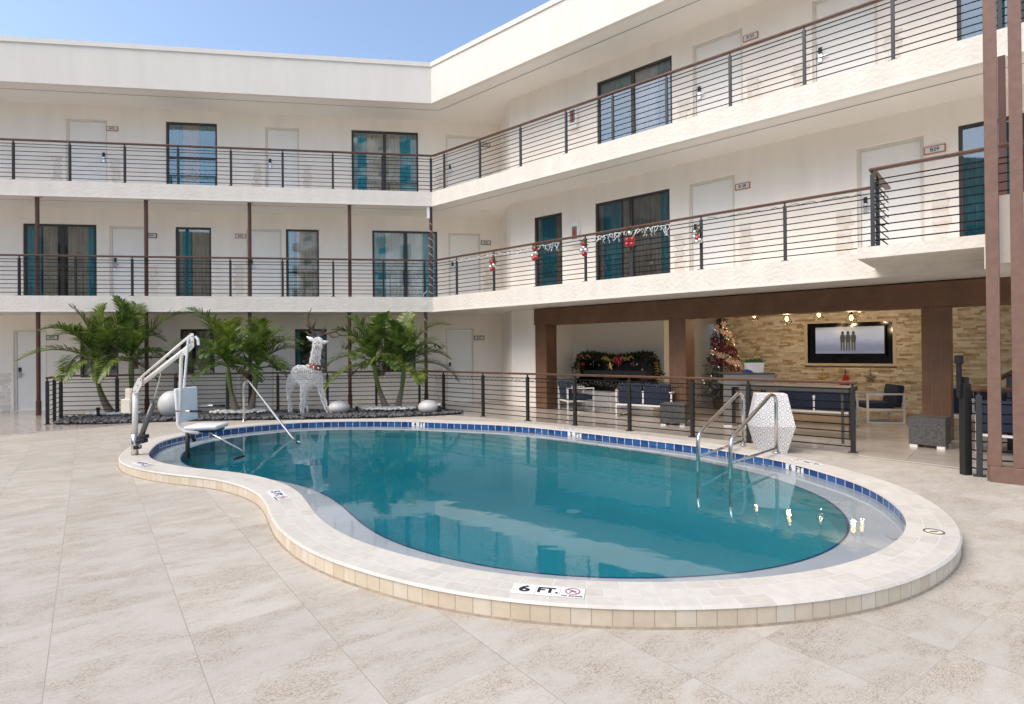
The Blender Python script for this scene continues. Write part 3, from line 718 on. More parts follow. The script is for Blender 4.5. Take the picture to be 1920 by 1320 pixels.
# ---- extinguisher cabinets
def cabinet(w,x,y,label):
    s,z=wp(w,x,y,NW-.05);r=empty('extinguisher_cabinet',W(w,s,NW-.05,z),label,'fire cabinet',group='fire extinguisher cabinets on the gallery walls')
    M=frame(w,s,NW,z);mb=MB();mb.box((-.13,-.10,-.30),(.13,0,.30),M,.008);build(mb,'case','frame_white',r)
    mb=MB();mb.box((-.075,-.106,-.16),(.075,-.098,.16),M);build(mb,'window_pane','grey_panel',r)
    mb=MB();mb.tube([(0,-.112,-.12),(0,-.112,.03),(0,-.112,.06)],.03,12,M,rs=[.03,.03,.01]);mb.box((-.02,-.125,.06),(.02,-.10,.085),M);build(mb,'extinguisher','extinguisher_red',r)
cabinet('R',1075,219,'white fire extinguisher cabinet on the top gallery of the right wing')
cabinet('R',1079,437,'white fire extinguisher cabinet between windows on the middle gallery')
cabinet('L',256,681,'white fire extinguisher cabinet on the ground floor wall behind the palms')
# wall sconces at the inner corner (small wedge lights with a box below)
def sconce(px,py,z,label):
    A_=W('L',SLE,NW);B_=W('R',SRS,NW);d=(B_-A_).normalized();nn=Vector((d.y,-d.x,0))
    if nn.dot(Vector((0,0,0))-A_)<0: nn=-nn
    p=A_.lerp(B_,.5)+Vector((0,0,z));r=empty('corner_sconce',p,label,'wall light',group='corner wall lights')
    M=basis(p,d,nn,(0,0,1));mb=MB();mb.add([(-.14,0,-.12),(.10,0,-.12),(.10,0,.16),(-.12,.10,-.12),(.08,.10,-.12),(.08,.03,.14)],[(0,2,1),(3,4,5),(0,1,4,3),(1,2,5,4),(2,0,3,5)],M);build(mb,'shade','white_metal',r)
    mb=MB();mb.box((.08,.0,-.40),(.17,.06,-.14),M,.005);build(mb,'box','trim_white',r)
sconce(0,0,5.0,'wedge shaped wall light in the middle gallery corner')
sconce(0,0,8.0,'wedge shaped wall light in the top gallery corner')
mb=MB();mb.lathe([(.13,5.675),(.13,5.69),(.09,5.688)],24,Matrix.Translation(gz(910,397,5.675).to_2d().to_3d()));o=build(mb,'ceiling_downlight','trim_white');finish(o,'round recessed downlight in the middle gallery ceiling corner','ceiling light')
# ================================================================ RAILINGS
CH=[.95,.875,.755,.645,.535,.42,.31,.20,.09]
def railing(pts,postpos,label,psize=.05,pm='post_steel',h=1.07,cats='railing',plates=True,cables=CH,group='cable railings',rail_ends=(0,0),cr=.0092):
    """pts: polyline of Vector at floor level; postpos: list of Vector"""
    r=empty('cable_railing',pts[0],label,cats,group)
    P=[p.copy() for p in pts]
    if rail_ends[0]: P[0]=P[0]+(P[0]-P[1]).normalized()*rail_ends[0]
    if rail_ends[1]: P[-1]=P[-1]+(P[-1]-P[-2]).normalized()*rail_ends[1]
    mb=MB()
    for i in range(len(P)-1):
        a,b=P[i],P[i+1];d=(b-a);L=d.length;d.normalize();nn=Vector((-d.y,d.x,0))
        ex=.02 if 0<i or i<len(P)-2 else 0
        M=basis(a,d,nn,(0,0,1));mb.box((-(.03 if i>0 else 0),-.038,h-.045+i*.0015),(L+(.03 if i<len(P)-2 else 0),.038,h+i*.0015),M,.012)
    build(mb,'handrail','rail_wood',r)
    for i in range(len(pts)-1):
        a,b=pts[i],pts[i+1]
        for z in cables:
            mb=MB();mb.tube([a+Vector((0,0,z)),b+Vector((0,0,z))],cr,5);build(mb,'cable','cable_steel',r,smooth=True)
    for p,dirv in postpos:
        d=dirv.normalized();nn=Vector((-d.y,d.x,0));M=basis(p,d,nn,(0,0,1));hs=psize/2;mb=MB()
        mb.box((-hs,-hs,0),(hs,hs,h-.09),M,.004);mb.box((-hs*.45,-hs*.45,h-.091),(hs*.45,hs*.45,h-.044),M)
        if plates: mb.box((-.06,-.06,0),(.06,.06,.012),M)
        build(mb,'post',pm,r)
    return r
VL=Vector((dL[0],dL[1],0));VR=Vector((dR[0],dR[1],0))
def rl(w,n,z,pxs,y,s0,s1,label,**k):
    pts=[W(w,s0,n,z),W(w,s1,n,z)];vv=VL if w=='L' else VR
    return railing(pts,[(W(w,wp(w,x,yy,n)[0],n,z),vv) for x,yy in pxs],label,**k)
nr=.07;cs=0
def at(w,l,z,n): return [(x,y) for x,y in l]
cL=sn('L',cpt(nr))[0];cR=sn('R',cpt(nr))[0]
rl('L',nr,6.08,[(25,300),(131,305),(234,308),(334,312),(433,316),(530,320),(624,324),(717,327)],0,cL,17,'brown topped cable railing along the top gallery of the left wing')
rl('L',nr,3.10,[(36,520),(142,521),(248,522),(350,523),(432,524),(530,525),(625,526),(719,527),(796,528)],0,cL,17,'brown topped cable railing along the middle gallery of the left wing')
rp=[(808,326),(833,320),(900,300),(976,278),(1061.5,250),(1149,222),(1250,190),(1369,150),(1508,100),(1674,50)]
rs_=[wp('R',x,y,nr)[0] for x,y in rp];st=rs_[-1]-rs_[-2]
r=railing([W('R',cR,nr,6.08),W('R',17,nr,6.08)],[(W('R',s,nr,6.08),VR) for s in rs_+[rs_[-1]+st,rs_[-1]+2*st]],'brown topped cable railing rising across the top gallery of the right wing',pm='post_grey')
rp=[(856.5,520),(926,505),(1006,495),(1098,485),(1184,470),(1315,460),(1472,440)]
s_in=sn('R',gz(1660,346,4.17))[0]
railing([W('R',cR,nr,3.10),W('R',s_in,nr,3.10)],[(W('R',wp('R',x,y,nr)[0],nr,3.10),VR) for x,y in rp],'brown topped cable railing of the right middle gallery hung with Christmas lights',pm='post_grey')
# jutting balcony at the right
Db=8.15;zb=2.99
c0=pd(1637,461,Db);c0.z=zb;sb,nb_=sn('R',c0)
bp0=W('R',sb,nb_,zb);bp1=W('R',sb,nr,zb);be=W('R',sb+2.6,nb_,zb)
print('bump',sb,nb_)
railing([bp1,bp0,be],[(bp0,VR),(W('R',sb,nb_+.38,zb),VR),(W('R',sb+1.9,nb_,zb),VR)],'short cable railing round the jutting balcony on the right wing',pm='post_grey',h=1.12)
mb=MB();M=frame('R',0,0);mb.box((sb-.18,nb_-.10,zb-.16),(sb+2.9,-.005,zb),M);jb=build(mb,'jutting_slab','fascia_rough',bld)
mb=MB();mb.box((sb+1.22,nb_-.12,2.55),(sb+1.5,-.02,zb-.163),M);mb.box((sb+1.30,nb_-.6,2.55),(sb+1.9,nb_-.14,3.35),M);build(mb,'balcony_pier','roofband',bld)
# ground railing
ng=-.85
gl=[(114,735),(219.5,735),(329.5,735),(426.5,735),(521,735),(614,735),(705.5,735)]
k0=cpt(-.83)
g0=W('L',wp('L',114,735,-.83)[0],-.83);gA=g0+Vector((0,0,0))
g1=gz(89,796);d01=(g1-g0)
posts=[(W('L',wp('L',x,y,-.83)[0],-.83),VL) for x,y in gl]+[(g0.lerp(g1,.5),d01),(g1,d01)]
railing([g1,g0,k0],posts+[(k0,VL)],'ground cable railing behind the palm bed, below the left wing',psize=.062,pm='post_steel')
gr=[(847.5,771.6),(914.5,779.5),(992,788.5),(1079,797.5),(1179,808),(1296,820),(1406,829),(1600,849)]
gR=[W('R',sn('R',gz(x,y))[0],-.83-.012*i) for i,(x,y) in enumerate(gr)]
# near part runs slightly closer to the pool
e1=gR[-1];railing([k0,gR[3],gR[-1]],[(p,VR) for p in gR],'ground cable railing between the pool and the lounge',psize=.062,pm='post_steel',rail_ends=(0,.05))
# gate posts at the right
p1=gz(1811,890);p2=gz(1837,893)
r=empty('gate_post',p1,'tall black gate post with a bolt case beside the right lounge opening','gate post')
mb=MB();M=Matrix.Translation(p1);mb.box((-.045,-.045,0),(.045,.045,1.12),M,.005);mb.box((-.03,-.03,1.12),(.03,.03,1.2),M)
build(mb,'post','post_steel',r);mb=MB();mb.box((-.085,-.02,.95),(-.045,.03,1.42),M,.006);mb.box((-.10,-.03,1.36),(-.03,.04,1.47),M,.01);build(mb,'latch_case','black_rubber',r)
pe=p2+Vector((.9,-.35,0))
railing([p1+Vector((.06,0,0)),p2,pe],[(p2,VR)],'short cable railing behind the twin mauve posts',psize=.062,pm='post_grey')
# ================================================================ LOUNGE
mat('cladding',(.17,.084,.043),.5,noise=(3,.18))
MC=frame('R',0,0)
NF=1.36
def fs(x,y=680,n=NF): return wp('R',x,y,n)[0]
fr=empty('timber_clad_frame',W('R',SC1,NF,0),'dark brown timber clad beam and square columns framing the open lounge','lounge frame')
def clad_col(x0,x1,dep,name='column'):
    a,b=fs(x0),fs(x1);mb=MB();mb.box((a,NF,.004),(b,NF+dep,2.25),MC,.006)
    o=build(mb,name,'cladding',fr)
    mb=MB()
    for k in (1/3,2/3): 
        s=a+(b-a)*k;mb.box((s-.006,NF-.003,.01),(s+.006,NF+.01,2.24),MC)
    build(mb,'board_joint','groove',o)
clad_col(1004.5,1024.5,.46);clad_col(1254.5,1286,.46);clad_col(1728,1783,.42)
mb=MB();mb.box((SC1+.003,NF-.012,2.25),(17,NF+.48,2.676),MC,.004);bo=build(mb,'beam','cladding',fr)
mb=MB();mb.box((SC1+.01,NF-.016,2.39),(17,NF-.008,2.396),MC);mb.box((SC1+.01,NF-.016,2.53),(17,NF-.008,2.536),MC);build(mb,'board_joint','groove',bo)
# lounge walls (parts of the building)
NP_=3.2;SP=5.45;NS=5.1;SS=6.3
def wallbox(s0,n0,s1,n1,z0,z1,m,name='lounge_wall'):
    mb=MB();mb.box((s0,n0,z0),(s1,n1,z1),MC);return build(mb,name,m,bld)
wallbox(SC1-.1,NP_,SP,NP_+.12,0,2.695,'cream_wall')
wallbox(SC1-.16,NW+.02,SC1-.02,NP_-.002,0,2.695,'cream_wall')
wallbox(SP-.10,NP_+.122,SP,8.2,0,2.695,'cream_wall')
wallbox(SS+.02,NS+.16,SS+.12,8.2,0,2.695,'cream_wall')
mb=MB()
a,b=SP-.1,SS+.12
for s0,s1,z0,z1 in((a,b,0,1.93),(a,b,2.15,2.5),(a,a+.5,1.93,2.15),(b-.12,b,1.93,2.15)): mb.box((s0,8.2,z0),(s1,8.3,z1),MC)
build(mb,'passage_wall','cream_wall',bld)
mb=MB();mb.box((a+.5,8.22,1.99),(b-.12,8.26,2.0),MC);mb.box((a+.5,8.22,1.94),(b-.12,8.28,1.965),MC);mb.box((a+.78,8.19,1.9),(a+.83,8.25,2.15),MC);build(mb,'window_bar','window_frame',bld)
mb=MB();mb.box((SP-.1,6.0,2.30),(SS+.1,6.2,2.695),MC);build(mb,'passage_header','cream_wall',bld)
wallbox(SC1,NP_-.03,SP,NP_-.002,.004,.11,'patch_stone','skirting')
# split face stone wall with a recess for the screen
rs0,rs1,rz0,rz1=wp('R',1514,640,NS)[0],wp('R',1674,640,NS)[0],1.185,2.175
def stone_mat():
    m=bpy.data.materials.new('split_stone');m.use_nodes=True;nt=m.node_tree;b=nt.nodes['Principled BSDF'];b.inputs['Roughness'].default_value=.75
    at_=nd(nt,'ShaderNodeAttribute',attribute_name='tone');tc=nd(nt,'ShaderNodeTexCoord')
    rp=nd(nt,'ShaderNodeValToRGB');el=rp.color_ramp.elements;el[0].color=(.40,.30,.17,1);el[1].color=(.84,.79,.68,1)
    for f,c in((.2,(.56,.46,.30)),(.45,(.66,.58,.43)),(.75,(.76,.70,.56))): e=rp.color_ramp.elements.new(f);e.color=(*c,1)
    n=nd(nt,'ShaderNodeTexNoise');n.inputs['Scale'].default_value=9;n.inputs['Detail'].default_value=6;nt.links.new(tc.outputs['Object'],n.inputs['Vector'])
    ma=nd(nt,'ShaderNodeMath',operation='MULTIPLY_ADD');ma.inputs[1].default_value=.7;nt.links.new(n.outputs['Fac'],ma.inputs[0])
    sb_=nd(nt,'ShaderNodeMath',operation='SUBTRACT');nt.links.new(at_.outputs['Fac'],sb_.inputs[0]);sb_.inputs[1].default_value=.35;nt.links.new(sb_.outputs[0],ma.inputs[2])
    nt.links.new(ma.outputs[0],rp.inputs['Fac']);nt.links.new(rp.outputs['Color'],b.inputs['Base Color'])
    bp=nd(nt,'ShaderNodeBump');bp.inputs['Distance'].default_value=.012;bp.inputs['Strength'].default_value=.8;n2=nd(nt,'ShaderNodeTexNoise');n2.inputs['Scale'].default_value=30;n2.inputs['Detail'].default_value=5
    nt.links.new(tc.outputs['Object'],n2.inputs['Vector']);nt.links.new(n2.outputs['Fac'],bp.inputs['Height']);nt.links.new(bp.outputs[0],b.inputs['Normal']);MATS['split_stone']=m
stone_mat()
mb=MB();tones=[];z=0.0;rr=random.Random(5)
while z<2.69:
    h=rr.choice([.035,.042,.05,.06]);z1=min(z+h,2.69);s=SS
    while s<16.5:
        L=rr.uniform(.09,.27);s1=min(s+L,16.5);d=rr.uniform(0,.03)
        segs=[(s,s1)]
        if z1>rz0-.06 and z<rz1+.06:
            segs=[(a_,b_) for a_,b_ in((s,min(s1,rs0-.07)),(max(s,rs1+.07),s1)) if b_-a_>.01]
        for a_,b_ in segs:
            mb.add([(a_,NS-d,z),(b_,NS-d,z),(b_,NS-d,z1-.002),(a_,NS-d,z1-.002),(a_,NS+.1,z),(b_,NS+.1,z),(b_,NS+.1,z1-.002),(a_,NS+.1,z1-.002)],[(0,1,2,3),(0,3,7,4),(1,5,6,2),(3,2,6,7),(0,4,5,1)],MC);t=rr.random();tones+=[t]*5
        s=s1
    z=z1
wallbox(SS+.02,NS+.125,16.5,NS+.155,0,2.695,'cream_wall')
sw=build(mb,'stone_wall','split_stone',bld)
at_=sw.data.attributes.new('tone','FLOAT','FACE');at_.data.foreach_set('value',tones)
mb=MB()
for a_,b_,c_,d_ in((rs0-.07,rs1+.07,rz0-.06,rz0),(rs0-.07,rs1+.07,rz1,rz1+.06),(rs0-.07,rs0,rz0,rz1),(rs1,rs1+.07,rz0,rz1)): mb.box((a_,NS-.02,c_),(b_,NS+.11,d_),MC)
mat('recess_trim',(.66,.58,.45),.6);build(mb,'recess_trim','recess_trim',bld)
mb=MB();mb.box((rs0,NS+.10,rz0),(rs1,NS+.12,rz1),MC);mb.box((rs0,NS+.0,rz0),(rs0+.006,NS+.10,rz1),MC);mb.box((rs1-.006,NS+.0,rz0),(rs1,NS+.10,rz1),MC);mb.box((rs0+.006,NS,rz0),(rs1-.006,NS+.1,rz0+.006),MC);mb.box((rs0+.006,NS,rz1-.006),(rs1-.006,NS+.1,rz1),MC)
build(mb,'mirror_recess','black_gloss',bld)
# television
ts0,ts1=wp('R',1527,640,NS-.02)[0],wp('R',1661,640,NS-.02)[0];tz1,tz0=2.10,1.335
tv=empty('television',W('R',(ts0+ts1)/2,NS,tz0),'wide flat television showing three standing silhouettes on a grey sky','television')
mb=MB();mb.box((ts0,NS-.03,tz0-.0),(ts1,NS+.03,tz1),MC,.006);mb.box(((ts0+ts1)/2-.1,NS+.03,1.6),((ts0+ts1)/2+.1,NS+.10,1.8),MC);build(mb,'housing','black_gloss',tv)
def screenmat():
    m=bpy.data.materials.new('screen_picture');m.use_nodes=True;nt=m.node_tree;b=nt.nodes['Principled BSDF'];b.inputs['Base Color'].default_value=(.02,.02,.02,1);b.inputs['Roughness'].default_value=.2
    tc=nd(nt,'ShaderNodeTexCoord');sp=nd(nt,'ShaderNodeSeparateXYZ');nt.links.new(tc.outputs['UV'],sp.inputs[0])
    r=nd(nt,'ShaderNodeValToRGB');cr=r.color_ramp;cr.elements[0].position=0;cr.elements[0].color=(.20,.20,.27,1);cr.elements[1].position=1;cr.elements[1].color=(.25,.23,.21,1)
    for f,c in((.12,(.17,.17,.22)),(.3,(.20,.20,.26)),(.6,(.36,.36,.42)),(.85,(.40,.39,.40))): e=cr.elements.new(f);e.color=(*c,1)
    n=nd(nt,'ShaderNodeTexNoise');n.inputs['Scale'].default_value=2.5;n.inputs['Detail'].default_value=4;nt.links.new(tc.outputs['UV'],n.inputs['Vector'])
    ma=nd(nt,'ShaderNodeMath',operation='MULTIPLY_ADD');ma.inputs[1].default_value=.5;nt.links.new(n.outputs['Fac'],ma.inputs[0])
    s2=nd(nt,'ShaderNodeMath',operation='SUBTRACT');nt.links.new(sp.outputs['Y'],s2.inputs[0]);s2.inputs[1].default_value=.25;nt.links.new(s2.outputs[0],ma.inputs[2])
    nt.links.new(ma.outputs[0],r.inputs['Fac']);nt.links.new(r.outputs['Color'],b.inputs['Emission Color']);b.inputs['Emission Strength'].default_value=.55;MATS['screen_picture']=m
screenmat()
mb=MB();mb.quad((ts0+.03,NS-.034,tz0+.09),(ts1-.03,NS-.034,tz0+.09),(ts1-.03,NS-.034,tz1-.03),(ts0+.03,NS-.034,tz1-.03),MC);mb.uv=[(0,0),(1,0),(1,1),(0,1)];scr=build(mb,'screen','screen_picture',tv)
mat('silhouette',(.02,.02,.015),.6,emit=((.02,.022,.014),1))
mb=MB();cs_=ts0+(ts1-ts0)*.49;y_=NS-.037
for k in(-1,0,1):
    cx=cs_+k*.115;zb_=tz0+.16
    def P_(pts): mb.add([(cx+x,y_-.0005*(k+2),zb_+z_) for x,z_ in pts],[tuple(range(len(pts)))],MC)
    P_([(-.04,0),(-.015,0),(-.008,.20),(-.045,.20)]);P_([(.012,0),(.04,0),(.042,.20),(.006,.20)])
    P_([(-.048,.20),(.046,.20),(.058,.32),(.045,.385),(-.045,.385),(-.056,.32)]);P_([(-.022,.385),(.022,.385),(.034,.43),(.02,.47),(-.02,.47),(-.034,.43)])
build(mb,'figures','silhouette',scr)
# floor of the gallery and lounge, 4 mm above the deck
FPOLY=[Vector((-17.5,4.6,0)),gz(240,797),gz(300,790),W('L',5.6,-1.0),W('L',0,-.75),cpt(-.75),W('R',6,-.78),W('R',10.35,-1.0),gz(1610,855),gz(1830,882),W('R',13.2,-1.45),W('R',17,-1.5),W('R',17,8.2),W('R',SRS,8.2),W('L',0,2.2),W('L',20,2.2)]
mb=MB();mb.v=[Vector((p.x,p.y,.004)) for p in FPOLY];tri=tessellate_polygon([[Vector((p.x,p.y,0)) for p in FPOLY]]);mb.f=[]
for t in tri:
    t=tuple(t);a_=(mb.v[t[1]]-mb.v[t[0]]).cross(mb.v[t[2]]-mb.v[t[0]]).z;mb.f.append(t if a_>0 else t[::-1])
finish(build(mb,'pavement','lounge_tile'),'polished tan stone tile floor of the gallery and lounge','floor',kind='structure')
def strip(a,b,w=.022):
    d=(b-a).normalized();nn=Vector((-d.y,d.x,0))*w;mb=MB();mb.quad(a+nn+Vector((0,0,.007)),a-nn+Vector((0,0,.007)),b-nn+Vector((0,0,.007)),b+nn+Vector((0,0,.007)));o=build(mb,'floor_strip','trim_white')
    finish(o,None,None,kind='structure')
strip(Vector((-17.5,4.6,0)),gz(240,797));strip(gz(1610,855),gz(1830,882))
# ---- pendant lamps
def pendant(px,py,n,label):
    s,z=wp('R',px,py,n);r=empty('pendant_lamp',W('R',s,n,2.69),label,'pendant lamp',group='cage pendant lamps in the lounge')
    Z=Matrix.Translation(W('R',s,n,z));mb=MB();mb.tube([(0,0,.10),(0,0,2.69-z)],.006,6,Z);mb.tube([(0,0,2.66-z),(0,0,2.69-z)],.05,12,Z);build(mb,'cord','cage_metal',r)
    mb=MB();top=[(.028*math.cos(a*math.pi/3),.028*math.sin(a*math.pi/3),.10) for a in range(6)];mid=[(.115*math.cos(a*math.pi/3),.115*math.sin(a*math.pi/3),-.06) for a in range(6)];bot=[(.07*math.cos(a*math.pi/3),.07*math.sin(a*math.pi/3),-.11) for a in range(6)]
    for a in range(6):
        b=(a+1)%6
        for p,q in((top[a],mid[a]),(mid[a],mid[b]),(mid[a],bot[a]),(bot[a],bot[b])): mb.tube([p,q],.0045,5,Z)
    mb.tube([(0,0,.06),(0,0,.13)],.026,10,Z);build(mb,'cage','cage_metal',r)
    mb=MB();mb.lathe([(.012,.06),(.03,.02),(.034,-.01),(.02,-.045),(.004,-.055)],12,Z);build(mb,'bulb','bulb',r,smooth=True)
    pl_=bpy.data.lights.new('pendant_glow','POINT');pl_.energy=6;pl_.color=(1,.74,.46);pl_.shadow_soft_size=.035;po=bpy.data.objects.new('pendant_glow',pl_);COL.objects.link(po);po.location=Vector((0,0,-.13-(2.69-z)));po.parent=r
pendant(1414,592,3.4,'small cage pendant nearest the Christmas tree')
pendant(1475,598,2.6,'lit cage pendant hanging left of the television recess')
pendant(1535,590,3.4,'lit cage pendant just above the left end of the television')
pendant(1596,596,2.6,'lit cage pendant in front of the television top edge')
pendant(1611,581,3.6,'cage pendant mostly hidden by the beam above the television')
# ---- black keyboard cabinet and base
r=empty('piano',W('R',3.9,NP_-.3,0),'black upright piano against the cream lounge wall with a white key strip','piano')
ps0,ps1=wp('R',1085,700,2.75)[0],wp('R',1222,700,2.75)[0]
mb=MB();mb.box((ps0,2.78,.45),(ps1,3.19,1.27),MC,.01);mb.box((ps0-.01,2.76,1.27),(ps1+.01,3.195,1.30),MC);build(mb,'case','black_gloss',r)
mb=MB();mb.box((ps0+.06,2.55,.66),(ps1-.06,2.78,.72),MC,.006);mb.box((ps0,2.55,.62),(ps0+.06,2.79,.78),MC,.006);mb.box((ps1-.06,2.55,.62),(ps1,2.79,.78),MC,.006);k=build(mb,'keyboard_shelf','black_gloss',r)
mb=MB();mb.box((ps0+.07,2.57,.72),(ps1-.07,2.70,.735),MC);build(mb,'keys','frame_white',k)
mb=MB();mb.box((ps0+.15,2.768,.86),(ps1-.15,2.781,1.0),MC);build(mb,'music_desk','grey_panel_dark',r)
mb=MB();mb.box((ps0+.03,2.85,.004),(ps1-.03,3.16,.45),MC);build(mb,'plinth','cream_wall',r)
# leaf helper: small pointed quads
def leafy(mb,c,r,n,L,wd,rnd,sq=(1,1,1),up=0):
    for i in range(n):
        d=Vector((rnd.gauss(0,1),rnd.gauss(0,1),rnd.gauss(0,1)+up)).normalized();p=Vector(c)+Vector((d.x*sq[0],d.y*sq[1],d.z*sq[2]))*r*rnd.random()**.5
        t=d.cross(Vector((rnd.gauss(0,1),rnd.gauss(0,1),rnd.gauss(0,1)))).normalized();l=L*rnd.uniform(.6,1.2);w_=wd*rnd.uniform(.7,1.2)
        mb.add([p-t*w_*.3,p+d*l*.5-t*w_,p+d*l,p+d*l*.5+t*w_],[(0,1,2,3)])
def flower(mb,c,nrm,R,rnd,pet=6):
    nrm=Vector(nrm).normalized();a=nrm.cross(Vector((0,.3,1))).normalized();b=nrm.cross(a);c=Vector(c)
    for k in range(pet):
        th=2*math.pi*k/pet+rnd.uniform(-.2,.2);d=a*math.cos(th)+b*math.sin(th);t=nrm.cross(d);R_=R*rnd.uniform(.8,1.1)
        mb.add([c+nrm*.01,c+d*R_*.5+t*R_*.24+nrm*.02,c+d*R_+nrm*.0,c+d*R_*.5-t*R_*.24+nrm*.02],[(0,1,2,3)])
rnd=random.Random(11)
g=empty('christmas_garland',W('R',(ps0+ps1)/2,2.95,1.3),'leafy Christmas garland with poinsettias, balls and a gold star draped over the piano','garland')
mb=MB();L=ps1-ps0
path=[]
for i in range(60):
    f=i/59;s=ps0-.12+f*(L+.24);z=1.32+.05*math.sin(f*9)+ (0 if .07<f<.93 else -(.5 if f>.9 else .35)*(abs(f-.5)-.43)/.07)
    path.append((s,z))
for s,z in path: leafy(mb,W('R',s,2.84,z+.02),.13,44,.10,.02,rnd,(1,.8,.75),.3)
build(mb,'foliage','holly_green',g)
mbr=MB();mbm=MB();mbg=MB()
for i in range(16):
    s,z=rnd.choice(path);flower(mbr,W('R',s,2.71,z+rnd.uniform(-.04,.08)),-Vector((nR[0],nR[1],-.2)),rnd.uniform(.05,.08),rnd)
mb=MB()
for i in range(14):
    s,z=rnd.choice(path[5:55]);a=W('R',s-.07,2.70,z+.02);mb.tube([a,W('R',s,2.69,z+rnd.uniform(.03,.11)),W('R',s+.08,2.70,z-.02)],.018,6)
build(mb,'ribbon','gold',g)
for s_ in(.55,.60): flower(mbm,W('R',ps0+L*s_,2.70,1.30),-Vector((nR[0],nR[1],-.1)),.14,rnd,8)
build(mbr,'poinsettia','poin_red',g);build(mbm,'poinsettia','poin_mag',g)
for s_,z_,m,r_ in((.09,1.17,'red_ball',.05),(.2,1.17,'silver_ball',.022),(.32,1.15,'silver_ball',.022),(.83,1.18,'silver_ball',.03),(.9,1.05,'silver_ball',.03),(.76,1.19,'red_ball',.035)):
    mb=MB();mb.ball(W('R',ps0+L*s_,2.68,z_),r_,14,10);build(mb,'bauble',m,g,smooth=True)
def star(mb,c,R,r_,M,th=.02):
    pts=[]
    for k in range(10): a=math.pi/2+k*math.pi/5;q=R if k%2==0 else r_;pts.append((q*math.cos(a),q*math.sin(a)))
    n=len(pts);vs=[(0,0,th),(0,0,-th)]+[(x,y,0) for x,y in pts];fs_=[]
    for k in range(n): fs_+=[(0,2+k,2+(k+1)%n),(1,2+(k+1)%n,2+k)]
    mb.add(vs,fs_,M)
def wallM(s,n,z,rot=0): 
    p=W('R',s,n,z);return basis(p,(dR[0],dR[1],0),(0,0,1),(-nR[0],-nR[1],0))@Matrix.Rotation(rot,4,'Z')
mb=MB();star(mb,0,.13,.055,wallM(ps0+L*.47,2.68,1.13),.03);build(mb,'gold_star','gold',g)
mb=MB()
for s_ in(.24,.59,.79): mb.tube([W('R',ps0+L*s_,2.68,1.27),W('R',ps0+L*s_,2.68,1.12)],.007,6)
build(mb,'icicle','silver_ball',g)
mb=MB()
for k in range(9): 
    a=W('R',ps0-.14+.02*k,2.75,1.28-.05*k);mb.tube([a,a+Vector((.05,0,.03)),a+Vector((.10,0,0))],.014,6)
    a=W('R',ps1+.06+.01*k,2.75,1.20-.07*k);mb.tube([a,a+Vector((.05,0,.03)),a+Vector((.10,0,0))],.014,6)
build(mb,'ribbon','gold',g)
# wall stars and stocking
for px,m,lb in((1542,'bronze_star','bronze star hung on the stone wall below the television'),(1632,'grey_star','grey star hung on the stone wall right of the stocking')):
    s,z=wp('R',px,708,NS-.05);r=empty('wall_star',W('R',s,NS-.05,z),lb,'wall star',group='metal stars on the stone wall');mb=MB();star(mb,0,.15,.06,wallM(s,NS-.05,z),.025);o=build(mb,'points',m,r)
    mb=MB();mb.tube([W('R',s,NS-.05,z+.14),W('R',s,NS-.04,z+.24)],.004,5);build(mb,'hanger','cage_metal',r)
s,z=wp('R',1585,712,NS-.08);r=empty('christmas_stocking',W('R',s,NS-.08,z),'red and blue stocking hung on the stone wall between the two stars','stocking')
MM=wallM(s,NS-.08,z)
mb=MB();mb.prism([(-.10,-.06),(-.13,-.12),(-.05,-.14),(.02,-.10),(.07,-.06),(.09,.02),(.06,.10),(-.02,.14),(-.05,.04)],-.03,.03,MM);build(mb,'red_cloth','extinguisher_red',r)
mb=MB();mb.prism([(-.13,-.20),(-.07,-.24),(.07,-.22),(.08,-.10),(.02,-.11),(-.05,-.145),(-.12,-.13)],-.035,.035,MM);mb.tube([(0,.14,0),(0,.24,0)],.012,6,MM);build(mb,'blue_trim','blue_cloth',r)
# ---- Christmas tree
tb=W('R',6.55,4.25,0);r=empty('christmas_tree',tb,'slim Christmas tree with pink and dark red poinsettias beside the stone wall','Christmas tree')
mb=MB();mb.tube([tb+Vector((0,0,.1)),tb+Vector((0,0,2.3))],.04,8);build(mb,'trunk','bark_dark',r)
mb=MB();mb.lathe([(.20,.004),(.24,.10),(.23,.26),(.20,.28)],16,Matrix.Translation(tb));build(mb,'basket','bark_dark',r)
rnd=random.Random(3);mb=MB()
def trad(z): return max(.05,.62*(1-(z-.3)/2.35)**.85) if z>.3 else .5
for i in range(900):
    z=.32+2.1*rnd.random()**1.25;R_=trad(z);a=rnd.uniform(0,6.283);q=R_*rnd.uniform(.45,1.0)
    p=tb+Vector((q*math.cos(a),q*math.sin(a),z));d=Vector((math.cos(a),math.sin(a),rnd.uniform(-.35,.15))).normalized()
    for j in range(9):
        e=(d+Vector((rnd.gauss(0,.5),rnd.gauss(0,.5),rnd.gauss(0,.5)))).normalized();t=e.cross(Vector((0,0,1))).normalized()*.009
        o_=p+d*rnd.uniform(-.08,.06);l=rnd.uniform(.05,.10);mb.add([o_-t,o_+t,o_+e*l],[(0,1,2)])
build(mb,'crown','needle_green',r)
band_=[]
for i in range(54):
    f=i/53;m='poin_red' if (i//3)%2 else 'poin_pink'
    z=.75+1.4*f;a=-2.2+f*-1.0 if False else 0
